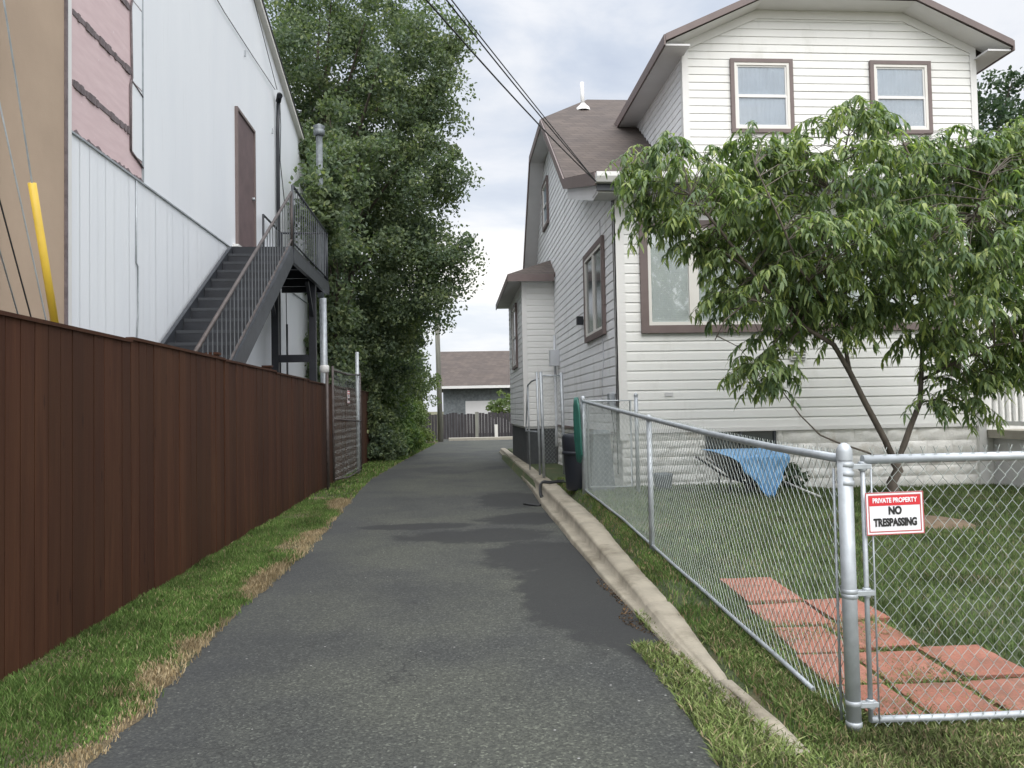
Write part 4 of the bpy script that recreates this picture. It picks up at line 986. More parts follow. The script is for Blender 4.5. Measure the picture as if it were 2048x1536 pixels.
# front gate (right)
gt = empty('chain_link_gate', (1.78, CY, 0), 'wide chain link gate carrying the red and white sign beside the corner post', 'gate')
GX0, GX1 = 1.782, 3.6
mb = MB()
mb.tube([(GX0, CY, .065), (GX0, CY, 1.185)], .011, 8)
mb.tube([(GX0, CY, 1.20), (GX1, CY, 1.20)], .021, 10)
mb.tube([(GX0, CY, .075), (2.1, CY, .068), (2.4, CY, .066), (GX1, CY, .06)], .016, 8); mb.tube([(GX1, CY, .06), (GX1, CY, 1.2)], .021, 10)
mb.build('frame', M['galv'], gt)
mb = chain(MB(), (GX0+.01, CY-.012), (GX1, CY-.012), lambda s: .045, lambda s: 1.225, wdt=.058, hgt=.070, r=.0017, spike=.028, bulge=.004, seed=5); mb.build('mesh', M['wire'], gt)
for z in (.61, .13, 1.16):
    mb = MB(); mb.box(CX+.02, GX0+.03, CY-.018, CY+.018, z, z+.022); mb.lathe((GX0, CY, z-.01), [(.013, 0), (.018, .003), (.018, .04), (.013, .043)], 10); mb.build('hinge', M['galv'], gt, bevel=.002)
mb = MB(); mb.tube([(GX0+.03, CY-.014, .06), (GX0+.03, CY-.014, 1.18)], .004, 5); mb.build('tension_bar', M['galv_dull'], gt)

# sign helper
def text_mesh(name, body, size, mat, parent, C_, u, n, xs=1.0, off=.0015, space=1.0):
    cu = bpy.data.curves.new(name, 'FONT'); cu.body = body; cu.size = size; cu.align_x = 'CENTER'; cu.align_y = 'CENTER'; cu.offset = off; cu.extrude = .0006; cu.space_character = space
    tmp = bpy.data.objects.new('tmp', cu); col.objects.link(tmp); bpy.context.view_layer.update()
    me = bpy.data.meshes.new_from_object(tmp.evaluated_get(bpy.context.evaluated_depsgraph_get())); bpy.data.objects.remove(tmp)
    me.name = name; me.materials.clear(); me.materials.append(mat)
    u = Vector(u); n = Vector(n); z = n.cross(u); 
    for v in me.vertices: v.co = Vector(C_) + u*(v.co.x*xs) + z*v.co.y + n*v.co.z
    o = bpy.data.objects.new(name, me); col.objects.link(o); o.parent = parent; o.matrix_parent_inverse = world(parent).inverted(); return o
def sign(c, u, n, W, H, label, group=None):
    c = Vector(c); u = Vector(u).normalized(); n = Vector(n).normalized(); z = n.cross(u)
    e_ = empty('warning_sign', c, label, 'sign', group)
    def plate(s0, s1, z0, z1, d0, d1):
        mb = MB(); mb.slab([c+u*s+z*t+n*d1 for s, t in ((s0, z0), (s1, z0), (s1, z1), (s0, z1))], d1-d0, -n); return mb
    plate(-W/2, W/2, -H/2, H/2, 0, .003).build('plate', M['sign_white'], e_)
    b = W*.018; g_ = W*.045
    mb = MB()
    for s0, s1, z0, z1 in ((-W/2+g_, W/2-g_, H/2-g_-b, H/2-g_), (-W/2+g_, W/2-g_, -H/2+g_, -H/2+g_+b), (-W/2+g_, -W/2+g_+b, -H/2+g_+b, H/2-g_-b), (W/2-g_-b, W/2-g_, -H/2+g_+b, H/2-g_-b)):
        mb.slab([c+u*s+z*t+n*.0042 for s, t in ((s0, z0), (s1, z0), (s1, z1), (s0, z1))], .001, -n)
    mb.build('border', M['sign_border'], e_)
    mb = MB()
    for s0, s1, z0, z1 in ((-W/2, W/2, H/2-g_*.35, H/2), (-W/2, W/2, -H/2, -H/2+g_*.35), (-W/2, -W/2+g_*.35, -H/2+g_*.35, H/2-g_*.35), (W/2-g_*.35, W/2, -H/2+g_*.35, H/2-g_*.35)):
        mb.slab([c+u*s+z*t+n*.0042 for s, t in ((s0, z0), (s1, z0), (s1, z1), (s0, z1))], .001, -n)
    mb.build('edge_band', M['sign_border'], e_)
    plate(-W/2+g_+b, W/2-g_-b, H*.185, H/2-g_-b, .0032, .0042).build('header', M['sign_red'], e_)
    text_mesh('lettering', 'PRIVATE PROPERTY', H*.155, M['sign_white'], e_, c+z*H*.305+n*.005, u, n, xs=.80*W/(H*1.45)*1.02, off=H*.005)
    text_mesh('lettering', 'NO', H*.25, M['sign_black'], e_, c+z*H*.06+n*.005, u, n, xs=.82, off=H*.012)
    text_mesh('lettering', 'TRESPASSING', H*.25, M['sign_black'], e_, c-z*H*.215+n*.005, u, n, xs=.705, off=H*.012)
    return e_
tl, br = atY(1731, 985, CY-.03), atY(1847, 1067, CY-.03); cc_ = (tl+br)/2
sign(cc_, (1, 0, .012), (0, -1, 0), .262, .184, 'red and white no trespassing sign wired to the near gate', 'no trespassing signs')

# gate leaf between end post and house
g2_ = empty('chain_link_gate', (2.05, 10.2, .35), 'small chain link gate between the fence end post and the house corner', 'gate')
mb = MB(); a0, a1 = CX+.06, 2.34
mb.tube([(a0, 10.2, .40), (a0, 10.2, 1.50), (a0+.02, 10.2, 1.54), (a1, 10.2, 1.54), (a1, 10.2, .40), (a0, 10.2, .40)], .016, 8); mb.build('frame', M['galv_dull'], g2_)
chain(MB(), (a0, 10.2), (a1, 10.2), lambda s: .41, lambda s: 1.52, spike=0, seed=8).build('mesh', M['wire'], g2_)
mb = MB(); mb.tube([(2.42, 10.2, .2), (2.42, 10.2, 1.60)], .026, 10); mb.lathe((2.42, 10.2, 1.6), [(.03, 0), (.03, .02), (0, .045)], 10); mb.build('latch_post', M['galv_dull'], g2_)
# far side gate between kerb and bump-out
g3 = empty('chain_link_gate', (1.6, 13.6, .3), 'far chain link gate and posts between the kerb and the house bump out', 'gate')
mb = MB(); p0, p1 = (1.47, 13.5), (1.90, 13.5)
for (x, y_, z0, z1) in ((1.47, 13.5, .3, 2.10), (1.54, 13.5, .25, 2.10), (1.90, 13.5, .3, 2.08)): mb.tube([(x, y_, z0), (x-.02, y_, z1)], .028 if x != 1.47 else .02, 8)
mb.build('post', M['galv_dull'], g3)
mb = MB(); mb.tube([(1.54, 13.5, 2.03), (1.90, 13.5, 2.03)], .016, 6); mb.tube([(1.47, 13.5, 1.98), (1.47, 14.6, 1.98), (1.45, 15.2, 1.92), (1.46, 15.9, 1.0), (1.47, 13.5, 1.05)], .016, 6); mb.tube([(1.45, 15.2, 1.95), (1.47, 15.3, .25)], .016, 6); mb.build('frame', M['galv_dull'], g3)
chain(MB(), (1.54, 13.5), (1.90, 13.5), lambda s: .5, lambda s: 2.02, spike=0, seed=9).build('mesh', M['wire'], g3)

# open tall gate against the wooden fence
g4 = empty('tall_chain_link_gate', (-2.28, 16.5, 0), 'tall rusty framed chain link gate swung open against the brown fence', 'gate')
A_, B_ = (-2.27, 14.75), (-2.20, 18.4)
mb = MB(); zt_ = 2.28
mb.tube([(*A_, .18), (*A_, zt_+.05)], .022, 8); mb.tube([(*B_, .10), (*B_, 2.38)], .022, 8)
mb.tube([(*A_, zt_-.03), (-2.235, 16.6, zt_-.03), (*B_, 2.33)], .018, 8); mb.tube([(*A_, 1.33), (*B_, 1.25)], .016, 8); mb.tube([(*A_, .2), (-2.235, 16.5, .1), (*B_, .12)], .018, 8)
mb.build('frame', M['rust_rail'], g4)
chain(MB(), A_, B_, lambda s: .15, lambda s: 2.30, wdt=.13, hgt=.13, r=.0012, spike=0, seed=12).build('mesh', M['wire'], g4)
mb = MB(); mb.tube([(-2.23, 18.15, -.05), (-2.23, 18.15, 2.85)], .042, 12); q = mb.build('gate_post', M['galv'], g4)
mb = MB(); mb.tube([(-2.36, 14.65, 0), (-2.36, 14.65, 2.2)], .03, 8); mb.build('gate_post', M['rust_rail'], g4)
s2 = sign((-2.19, 16.3, 1.78), (.0, 1, 0), (1, 0, 0), .34, .27, 'small weathered sign hung on the tall open gate by the brown fence', 'no trespassing signs')

# ------------------------------------------------------------------ bins, hose, tarp, cable
b1 = empty('rain_barrel', (1.76, 11.0, .3), 'black plastic barrel leaning between the fence end post and the house', 'barrel')
mb = MB(); mb.lathe((1.74, 10.85, .30), [(0, 0), (.17, .0), (.19, .03), (.21, .3), (.23, .6), (.235, .74), (.22, .78), (.2, .79), (.19, .76), (0, .76)], 28); mb.build('body', M['plast_black'], b1)
mb = MB(); mb.lathe((1.74, 10.85, .30), [(.225, .50), (.242, .51), (.242, .54), (.227, .55)], 28); mb.build('rib', M['plast_black'], b1)
b2 = empty('grey_bin', (2.05, 10.55, .33), 'tapered dark grey plastic bin standing behind the small gate by the stone foundation', 'bin')
mb = MB()
def taper(mb, c, w0, d0, w1, d1, h_):
    x, y_, z = c; a = [(x-w0/2, y_-d0/2, z), (x+w0/2, y_-d0/2, z), (x+w0/2, y_+d0/2, z), (x-w0/2, y_+d0/2, z)]; b_ = [(x-w1/2, y_-d1/2, z+h_), (x+w1/2, y_-d1/2, z+h_), (x+w1/2, y_+d1/2, z+h_), (x-w1/2, y_+d1/2, z+h_)]
    mb.poly(a[::-1]); mb.poly(b_)
    for k in range(4): mb.poly([a[k], a[(k+1) % 4], b_[(k+1) % 4], b_[k]])
taper(mb, (1.99, 10.55, .31), .34, .32, .22, .24, .78); mb.build('body', M['plast_grey'], b2, bevel=.02)
mb = MB(); taper(mb, (1.99, 10.55, 1.095), .26, .28, .2, .22, .05); mb.build('lid', M['plast_grey'], b2, bevel=.012)
# coiled hose hung over the end post
mb = MB()
for k in range(14):
    pts = []; ro = .30+.016*(k % 7); yo = .022*k
    for i in range(37):
        a = 2*math.pi*i/36; pts.append((CX-.075+(.012+.004*(k % 7))*math.cos(a)-.012*math.sin(a)+rnd.uniform(-.002, .002), 10.02+yo+.05*math.cos(a), 1.16+(ro+.03)*math.sin(a)))
    mb.tube(pts, .013, 7, cap=False)
hs = mb.build('garden_hose', M['hose_green']); tag(hs, 'teal green garden hose coiled and hung over the fence end post', 'hose')
# wheelbarrow under a blue tarp
wb = empty('wheelbarrow', (3.8, 9.85, .3), 'dark wheelbarrow parked under the basement window below the tarp', 'wheelbarrow')
mb = MB(); zt_ = .80
top = [(3.36, 9.55, zt_), (4.18, 9.6, zt_-.02), (4.18, 10.2, zt_-.02), (3.36, 10.2, zt_)]; bot = [(3.62, 9.7, .50), (4.0, 9.7, .46), (4.0, 10.08, .46), (3.62, 10.08, .50)]
mb.poly(bot[::-1])
for k in range(4): mb.poly([bot[k], bot[(k+1) % 4], top[(k+1) % 4], top[k]])
mb.poly(top); mb.build('tray', M['plast_black'], wb, bevel=.015)
mb = MB(); pts = []
mb.lathe((0, 0, 0), [(.06, -.03), (.17, -.04), (.19, 0), (.17, .04), (.06, .03)], 20); mb.v = [(3.88+v[0], 9.72+v[2], .44+v[1]-.03) for v in mb.v]; mb.build('wheel', M['rubber'], wb)
for s_ in (9.68, 10.1):
    mb = MB(); mb.tube([(3.86, (s_+9.72)/2, .40), (3.55, s_, .52), (3.3, s_, .70), (3.18, s_, .78)], .016, 6); mb.tube([(3.5, s_, .54), (3.47, s_, .30)], .014, 6); mb.build('handle', M['black_metal'], wb)
# draped tarp: triangular fall to the front
nu, nv = 34, 26; V = []; F = []
for j in range(nv+1):
    v = j/nv
    for i in range(nu+1):
        u_ = i/nu
        xl = 3.27 + (.60)*v**1.0; xr = 4.27 - .30*v**1.3
        x = xl + (xr-xl)*u_
        if v < .28: z = .865 - .06*(v/.28) ; y_ = 10.15 - .62*(v/.28)
        else: t_ = (v-.28)/.72; z = .805 - t_*.58*(1-.35*abs(u_-.45)) ; y_ = 9.53 - .10*t_
        f_ = math.sin(u_*26 + v*3)*.018*min(1, v*2) + .035*noise.noise(Vector((x*5, v*4, 2)))
        V.append((x + .01*math.sin(v*19), y_-abs(f_)*1.2, z + f_*.5))
for j in range(nv):
    for i in range(nu): a = j*(nu+1)+i; F.append((a, a+1, a+nu+2, a+nu+1))
tp = npmesh('tarp', np.array(V), np.array(F), M['tarp'], smooth=True); tag(tp, 'crumpled bright blue tarp draped over the wheelbarrow', 'tarp')
sm_ = tp.modifiers.new('thick', 'SOLIDIFY'); sm_.thickness = .004
mb = MB(); mb.tube([atY(1560, 960, 9.75), atY(1642, 994, 9.3)], .014, 8); tag(mb.build('white_pole', M['white']), 'thin white pole propped from the tarp down to the lawn', 'pole')
# small items on lawn
mb = MB(); c_ = atY(1326, 962, 10.35); mb.lathe((c_.x, c_.y, .30), [(0, 0), (.09, 0), (.12, .1), (.13, .2), (.14, .24), (.11, .25), (.1, .2), (0, .19)], 16); tag(mb.build('flower_pot', M['plast_grey']), 'dark blue grey pot on the lawn against the stone foundation', 'pot')
# black cable over the kerb
pts = [atZ(1048, 1008, .012), atZ(1078, 1011, .012), atZ(1092, 1003, .02), Vector((1.31, 12.0, .10)), Vector((1.36, 12.4, .255)), Vector((1.5, 12.3, .27)), Vector((1.66, 12.1, .30)), Vector((1.8, 11.6, .31))]
cv = []
for k in range(len(pts)-1):
    for t_ in np.linspace(0, 1, 6, endpoint=False):
        P0 = pts[max(k-1, 0)]; P1 = pts[k]; P2 = pts[k+1]; P3 = pts[min(k+2, len(pts)-1)]
        cv.append(.5*((2*P1)+(P2-P0)*t_+(2*P0-5*P1+4*P2-P3)*t_*t_+(3*P1-P0-3*P2+P3)*t_**3))
mb = MB(); mb.tube(cv, .018, 7); mb.tube([p+Vector((.03, .12, .01)) for p in cv[14:]], .014, 7); tag(mb.build('black_hose', M['rubber']), 'black hose lying over the kerb onto the driveway', 'hose')
# pavers
PV = [(1.95, 2.33, 5.15, 5.68, 'lone red paver farthest from the gate, along the side fence'), (1.91, 2.29, 4.64, 5.05, 'red paver beside the side fence, second from the far end'), (2.33, 2.68, 4.68, 5.10, 'red paver at the right of the second row from the far end'),
      (1.88, 2.20, 4.20, 4.60, 'red paver beside the side fence in the middle row'), (2.24, 2.60, 4.24, 4.66, 'red paver at the right of the middle row, seen behind the post'), (1.84, 2.12, 3.77, 4.16, 'red paver beside the side fence, just left of the corner post'),
      (2.15, 2.52, 3.76, 4.17, 'red paver right of the corner post in the second row from the gate'), (2.56, 2.92, 3.80, 4.21, 'red paver with lawn on two sides at the right end of the second row'), (1.85, 2.09, 3.38, 3.72, 'red paver hard against the gate below the sign'),
      (2.12, 2.45, 3.38, 3.71, 'red paver against the gate, next right from the one below the sign'), (2.49, 2.86, 3.38, 3.73, 'red paver against the gate near the right picture edge')]
for (x0, x1, y0, y1, lab) in PV:
    cx_, cy_ = (x0+x1)/2, (y0+y1)/2; zc = yard_z(cx_, cy_)
    mb = MB(); a = rnd.uniform(-.03, .03); tx, ty = rnd.uniform(-.02, .02), rnd.uniform(-.012, .016); ng = 12; ph = rnd.random()*40
    hw, hd = (x1-x0)/2+.003, (y1-y0)/2+.003; hgt = rnd.uniform(.027, .036); nv_ = []
    for j_ in range(ng+3):
        for i_ in range(ng+3):
            fu = min(1, max(0, (i_-1)/ng))*2-1; fv = min(1, max(0, (j_-1)/ng))*2-1; rim = i_ in (0, ng+2) or j_ in (0, ng+2)
            e_ = max(abs(fu), abs(fv)); jit = .006*noise.noise(Vector((fu*4+ph, fv*4, 1))) if e_ > .99 else 0
            dx, dy = fu*(hw+jit), fv*(hd+jit); zz = hgt - (.006 if e_ > .99 else 0) + .0025*noise.noise(Vector((fu*5+ph, fv*5, 3)))
            if rim: zz = -.03
            nv_.append((cx_+dx*math.cos(a)-dy*math.sin(a), cy_+dx*math.sin(a)+dy*math.cos(a), zc+zz+dx*tx+dy*(ty+.05)))
    nn_ = ng+3
    for j_ in range(nn_-1):
        for i_ in range(nn_-1): mb.f.append((j_*nn_+i_, j_*nn_+i_+1, (j_+1)*nn_+i_+1, (j_+1)*nn_+i_)); mb.sm.append(False)
    mb.v = nv_; o = mb.build('paver', M['paver']); tag(o, lab, 'paver', 'red pavers laid inside the gate')
# front walk and mulch bed
def strip(name, pts, z, mat, t=.03):
    mb = MB(); mb.slab([(x, y_, z) for x, y_ in pts], t); o = mb.build(name, mat); o['kind'] = 'structure'; return o
wa = [atZ(p[0], p[1], .05) for p in ((1868, 1028), (2060, 1040), (2060, 1058), (1875, 1044))]
mb = MB(); mb.slab([tuple(p) for p in wa], .06); mb.build('front_walk', M['walk'])['kind'] = 'structure'
V = []; F = []; nr, na = 6, 30
for i in range(nr+1):
    for j in range(na):
        a = 2*math.pi*j/na; r_ = i/nr; x = 4.85+.52*r_*math.cos(a)*(1+.15*noise.noise(Vector((math.cos(a)*2, math.sin(a)*2, 0)))); y_ = 7.75+.42*r_*math.sin(a)
        V.append((x, y_, yard_z(x, y_)+.02+.035*(1-r_)+.012*noise.noise(Vector((x*8, y_*8, 0))) - (.03 if i == nr else 0)))
for i in range(nr):
    for j in range(na): F.append((i*na+j, i*na+(j+1) % na, (i+1)*na+(j+1) % na, (i+1)*na+j))
o = npmesh('tree_bed', np.array(V), np.array(F), M['dirt'], smooth=True); o['kind'] = 'structure'
# ------------------------------------------------------------------ foliage
def rand_unit(n):
    v = rng.normal(size=(n, 3)); return v/np.linalg.norm(v, axis=1)[:, None]
def leaves(name, C, size, mat, parent, droop=.3, aspect=.6, szvar=.35):
    """folded diamond leaves at centres C (n,3)"""
    n = len(C); d = rand_unit(n); d[:, 2] -= droop; d /= np.linalg.norm(d, axis=1)[:, None]
    s = np.cross(d, rand_unit(n)); s /= np.linalg.norm(s, axis=1)[:, None]; nn_ = np.cross(d, s)
    L_ = size*rng.uniform(1-szvar, 1+szvar, n)[:, None]; W_ = L_*aspect/2
    V = np.zeros((n, 6, 3)); f = nn_*L_*.10
    V[:, 0] = C-d*L_*.5; V[:, 1] = C-d*L_*.08+s*W_+f; V[:, 2] = C+d*L_*.25+s*W_*.7+f; V[:, 3] = C+d*L_*.5; V[:, 4] = C+d*L_*.25-s*W_*.7+f; V[:, 5] = C-d*L_*.08-s*W_+f
    i = np.arange(n)[:, None]*6
    F = np.concatenate([i+np.array([[0, 1, 2, 3]]), i+np.array([[0, 3, 4, 5]])])
    return npmesh(name, V.reshape(-1, 3), F, mat, parent)
def crown_points(ells, nclump, per, rc, shell=.45, flat=.75):
    """clump centres near the surface of a union of ellipsoids, leaves in each clump"""
    vol = np.array([e[3]*e[4]*e[5] for e in ells])**.8; pr = vol/vol.sum(); out = []; cents = []
    while len(cents) < nclump:
        e = ells[rng.choice(len(ells), p=pr)]; d = rand_unit(1)[0]; r = 1-(1-shell)*rng.random()**1.6
        cents.append(np.array(e[:3]) + d*np.array(e[3:6])*r)
    for c in cents:
        k = int(per*rng.uniform(.5, 1.5)); R_ = rc*rng.uniform(.55, 1.35); u = rand_unit(k)*(rng.random((k, 1))**.45)*R_; u[:, 2] *= flat
        # layered sprays: quantise a little in height so light and dark tiers appear
        u[:, 2] += -.25*(u[:, 0]**2+u[:, 1]**2)/R_
        out.append(c+u)
    return np.concatenate(out), cents
def limbs(mb, base, cents, r0, k=40, trunk_top=None):
    base = Vector(base); top = Vector(trunk_top)
    mb.tube([base-Vector((0, 0, .2)), base.lerp(top, .35)+Vector((.08, .05, 0)), base.lerp(top, .7)-Vector((.06, 0, 0)), top], [r0*1.15, r0*.9, r0*.7, r0*.45], 10)
    idx = rng.choice(len(cents), min(k, len(cents)), replace=False)
    for i in idx:
        c = Vector(cents[i]); t_ = min(.95, max(.15, (c.z-base.z)/(top.z-base.z)*.65)); s_ = base.lerp(top, t_); m_ = s_.lerp(c, .5)+Vector((rnd.uniform(-.3, .3), rnd.uniform(-.3, .3), .25))
        mb.tube([s_, m_, c], [r0*.32, r0*.17, r0*.05], 5, cap=False)

# big broadleaf tree left of the driveway
bt = empty('broadleaf_tree', (-3.4, 24, 0), 'huge dark leafy tree towering behind the black stair and brown fence', 'tree')
E_ = [(.0, 21.5, 8.25, .7, .9, .55), (-.2, 21.5, 10.6, .8, .9, .7), (-.15, 21.5, 5.8, .7, .9, .45), (-.5, 21.6, 4.9, .6, .8, .4), (-.5, 21.8, 11.8, 1.2, 1.2, .8), (-4.0, 24.0, 9.2, 3.9, 3.2, 3.8), (-3.4, 23.5, 5.2, 3.1, 2.8, 3.3), (-3.4, 24, 12.6, 3.4, 3.2, 2.6), (-1.1, 21.8, 10.3, 1.35, 1.5, 1.6), (-.75, 21.6, 8.2, 1.25, 1.3, 1.0), (-.9, 21.6, 5.6, 1.45, 1.4, 1.25), (-1.4, 22.4, 7.0, 1.4, 1.6, 1.6), (-6.8, 24, 8.5, 2.5, 2.5, 3.5), (-3.0, 26.5, 3.4, 2.2, 2.2, 2.6), (-3.2, 24, 3.0, 2.2, 1.5, 2.2)]
P_, cents = crown_points(E_, 1350, 165, .55, .35)
leaves('crown', P_, .105, M['leaf_big'], bt, .35, .6)
mb = MB(); limbs(mb, (-3.6, 24, 0), cents, .33, 50, (-3.8, 24, 11)); mb.build('trunk', M['bark'], bt)
# branch tips hanging in front of landing
bt2 = empty('young_tree', (-3.2, 18.6, 0), 'leafy young tree crowding the far end of the stair landing', 'tree')
P_, cents = crown_points([(-3.1, 18.9, 7.3, .75, .7, .9), (-2.9, 19.2, 5.2, .8, .8, 1.6), (-2.95, 19.5, 3.0, .75, .8, 1.3), (-2.7, 20.4, 8.2, 1.2, 1.0, 1.5), (-2.58, 16.38, 6.0, .24, .16, .42), (-2.8, 17.3, 5.6, .4, .5, .6), (-3.1, 17.6, 6.3, .4, .5, .6)], 150, 120, .42, .3)
P2, c2_ = crown_points([(-2.62, 16.33, 5.95, .26, .14, .62)], 16, 90, .22, .1); P_ = np.concatenate([P_, P2]); cents = list(cents)+list(c2_)
leaves('crown', P_, .12, M['leaf_big'], bt2, .25, .6); mb = MB(); limbs(mb, (-3.0, 19.9, 0), cents, .09, 30, (-3.0, 19.9, 7.2)); mb.build('trunk', M['bark'], bt2)
# vine covered shrubs along the left side behind the fence end
SH = [((-2.6, 22.9, 0), (.85, .75, 1.15), 'dense dark bush closing the end of the brown board fence', 'leaf_big', 2.6), ((-2.3, 25.3, 0), (.95, 1.2, 1.4), 'tall leafy bush second along the left edge of the driveway', 'leaf_hedge', 3.0), ((-2.4, 28.4, 0), (.95, 1.5, 1.7), 'mid green bush third along the left edge beneath the big tree', 'leaf_hedge', 3.4), ((-2.25, 31.8, 0), (.9, 1.4, 1.4), 'bright green vine draped bush farthest along the left edge', 'leaf_pale', 3.0), ((-2.4, 35.4, 0), (1.3, 1.2, 1.1), 'low pale bush in front of the far garage', 'leaf_pale', 2.3)]
for (b, r_, lab, mt, hh) in SH:
    s_ = empty('bush', b, lab, 'bush', 'bushes along the left edge of the driveway')
    P_, cents = crown_points([(b[0], b[1], r_[2]*.75, r_[0], r_[1], r_[2]*.9), (b[0], b[1], hh*.55, r_[0]*.8, r_[1]*.8, hh*.42), (b[0]+.2, b[1], .45, r_[0], r_[1], .5)], 120, 115, .34, .55)
    P_ = P_[P_[:, 2] > .02]
    leaves('foliage', P_, .105, M[mt], s_, .3, .6); mb = MB(); limbs(mb, b, cents, .06, 22, (b[0], b[1], hh*.7)); mb.build('stem', M['bark'], s_)
# tree behind filling upper left gaps and thin climbing tree by the pole
t3 = empty('slender_tree', (-1.9, 34, 0), 'slender pale leaved tree beside the distant utility pole', 'tree')
P_, cents = crown_points([(-1.9, 34, 4.2, .75, .8, 2.2), (-1.6, 34, 2.6, .9, .9, 1.2)], 70, 90, .38, .3); leaves('crown', P_, .11, M['leaf_pale'], t3, .3, .5)
mb = MB(); limbs(mb, (-1.9, 34, 0), cents, .07, 25, (-1.8, 34, 5.6)); mb.build('trunk', M['bark'], t3)
# tree behind house, right
t4 = empty('dark_tree', (23, 32, 0), 'dark rounded tree rising behind the right end of the white house', 'tree')
P_, cents = crown_points([(24.6, 33, 12.0, 4.2, 3.5, 4.4), (23.6, 32, 7, 3.6, 3, 4), (29, 34, 10, 4, 4, 5)], 420, 95, .8, .6); leaves('crown', P_, .2, M['leaf_far'], t4, .2, .7)
mb = MB(); limbs(mb, (24, 33, 0), cents, .35, 40, (24, 33, 12)); mb.build('trunk', M['bark'], t4)
t5 = empty('light_tree', (14.6, 17, 0), 'lighter green tree beside the right roof corner of the white house', 'tree')
P_, cents = crown_points([(15.3, 19, 7.0, 1.9, 1.6, 1.5), (15.6, 19, 5.2, 2.2, 1.8, 1.8)], 150, 90, .5, .5); leaves('crown', P_, .14, M['leaf_hedge'], t5, .4, .45)
mb = MB(); limbs(mb, (15.3, 19, 0), cents, .15, 30, (15.3, 19, 6.5)); mb.build('trunk', M['bark'], t5)

# ---- the peach tree in the yard
pt = empty('peach_tree', (4.85, 7.85, .25), 'peach tree with long drooping leaves and forked trunk in front of the house windows', 'tree')
PY = 7.85
def W3(px, py, dy=0): p = atY(px, py, PY+dy); return p
mb = MB()
fork = W3(1790, 925)
mb.tube([Vector((4.72, PY-.1, .15)), W3(1793, 1000), W3(1783, 965), W3(1797, 940), fork], [.085, .062, .052, .05, .05], 10)
BR = [ # (points (px,py,dy), r0, r1)
 ([(1790, 925, 0), (1770, 880, 0), (1730, 805, -.05), (1700, 745, -.1), (1668, 690, -.15), (1610, 655, -.2), (1560, 610, -.25), (1500, 540, -.3), (1440, 460, -.35), (1380, 390, -.4)], .036, .012),
 ([(1790, 925, 0), (1808, 890, .05), (1822, 850, .1), (1840, 805, .15), (1843, 745, .15), (1845, 690, .15), (1862, 610, .1), (1875, 500, .1), (1850, 380, 0), (1800, 270, 0)], .036, .01),
 ([(1700, 745, -.1), (1680, 640, 0), (1650, 540, .1), (1640, 430, .1), (1690, 300, .1), (1705, 230, .1)], .022, .007),
 ([(1792, 930, 0), (1735, 905, .1), (1675, 885, .2), (1640, 870, .2), (1600, 830, .2), (1570, 790, .25), (1540, 740, .3)], .012, .005),
 ([(1845, 700, .15), (1900, 640, .3), (1960, 560, .4), (2020, 470, .5), (2080, 400, .5)], .022, .007),
 ([(1843, 760, .15), (1920, 720, -.3), (1990, 690, -.5), (2060, 680, -.6)], .018, .006),
 ([(1560, 610, -.25), (1500, 600, -.5), (1450, 640, -.6), (1430, 680, -.6)], .012, .005),
 ([(1500, 540, -.3), (1440, 500, 0), (1360, 450, .2), (1300, 430, .3)], .014, .005),
 ([(1680, 640, 0), (1600, 540, -.7), (1560, 440, -.9), (1510, 330, -.9)], .015, .005),
 ([(1862, 610, .1), (1800, 560, .7), (1760, 470, .9), (1740, 360, .9)], .015, .005),
 ([(1875, 500, .1), (1950, 430, -.6), (1980, 350, -.8)], .014, .005)]
def resamp(P, n_): 
    out_ = []
    for k in range(len(P)-1):
        for t_ in np.linspace(0, 1, n_, endpoint=False): out_.append(P[k].lerp(P[k+1], t_))
    out_.append(P[-1]); return out_
skel = []
for (pp, r0, r1) in BR:
    P3 = [W3(*p) for p in pp]; mb.tube(P3, r0, 7, r1=r1); skel += resamp(P3, 5)[4:]
# crown region from its outline, given thickness in depth
OUT = [(1262, 400), (1275, 330), (1340, 300), (1420, 310), (1490, 285), (1560, 300), (1600, 290), (1645, 255), (1695, 215), (1750, 240), (1860, 250), (1890, 290), (1940, 310), (1990, 270), (2060, 270), (2180, 380), (2230, 560), (2180, 760), (2050, 780), (1980, 770), (1920, 850), (1880, 880), (1850, 860), (1870, 780), (1830, 690), (1790, 640), (1740, 650), (1700, 720), (1640, 690), (1600, 640), (1580, 700), (1590, 780), (1540, 800), (1480, 770), (1480, 700), (1420, 690), (1420, 620), (1440, 560), (1400, 500), (1330, 485), (1290, 450)]
def inside(x, y, poly):
    c = False; j = len(poly)-1
    for i in range(len(poly)):
        if (poly[i][1] > y) != (poly[j][1] > y) and x < (poly[j][0]-poly[i][0])*(y-poly[i][1])/(poly[j][1]-poly[i][1])+poly[i][0]: c = not c
        j = i
    return c
def edged(x, y, poly):
    return min(math.hypot(x-(a[0]+(b[0]-a[0])*t_), y-(a[1]+(b[1]-a[1])*t_)) for a, b in zip(poly, poly[1:]+poly[:1]) for t_ in (0, .33, .66))
cl = []
while len(cl) < 930:
    x, y_ = rnd.uniform(1255, 2240), rnd.uniform(185, 885)
    if not inside(x, y_, OUT): continue
    if noise.noise(Vector((x*.017, y_*.017, 4.2))) < -.23: continue
    dd_ = edged(x, y_, OUT); th = min(1.15, .15+dd_/150)
    cl.append(W3(x, y_-20, rnd.uniform(-1, 1)*th))
LV = []; 
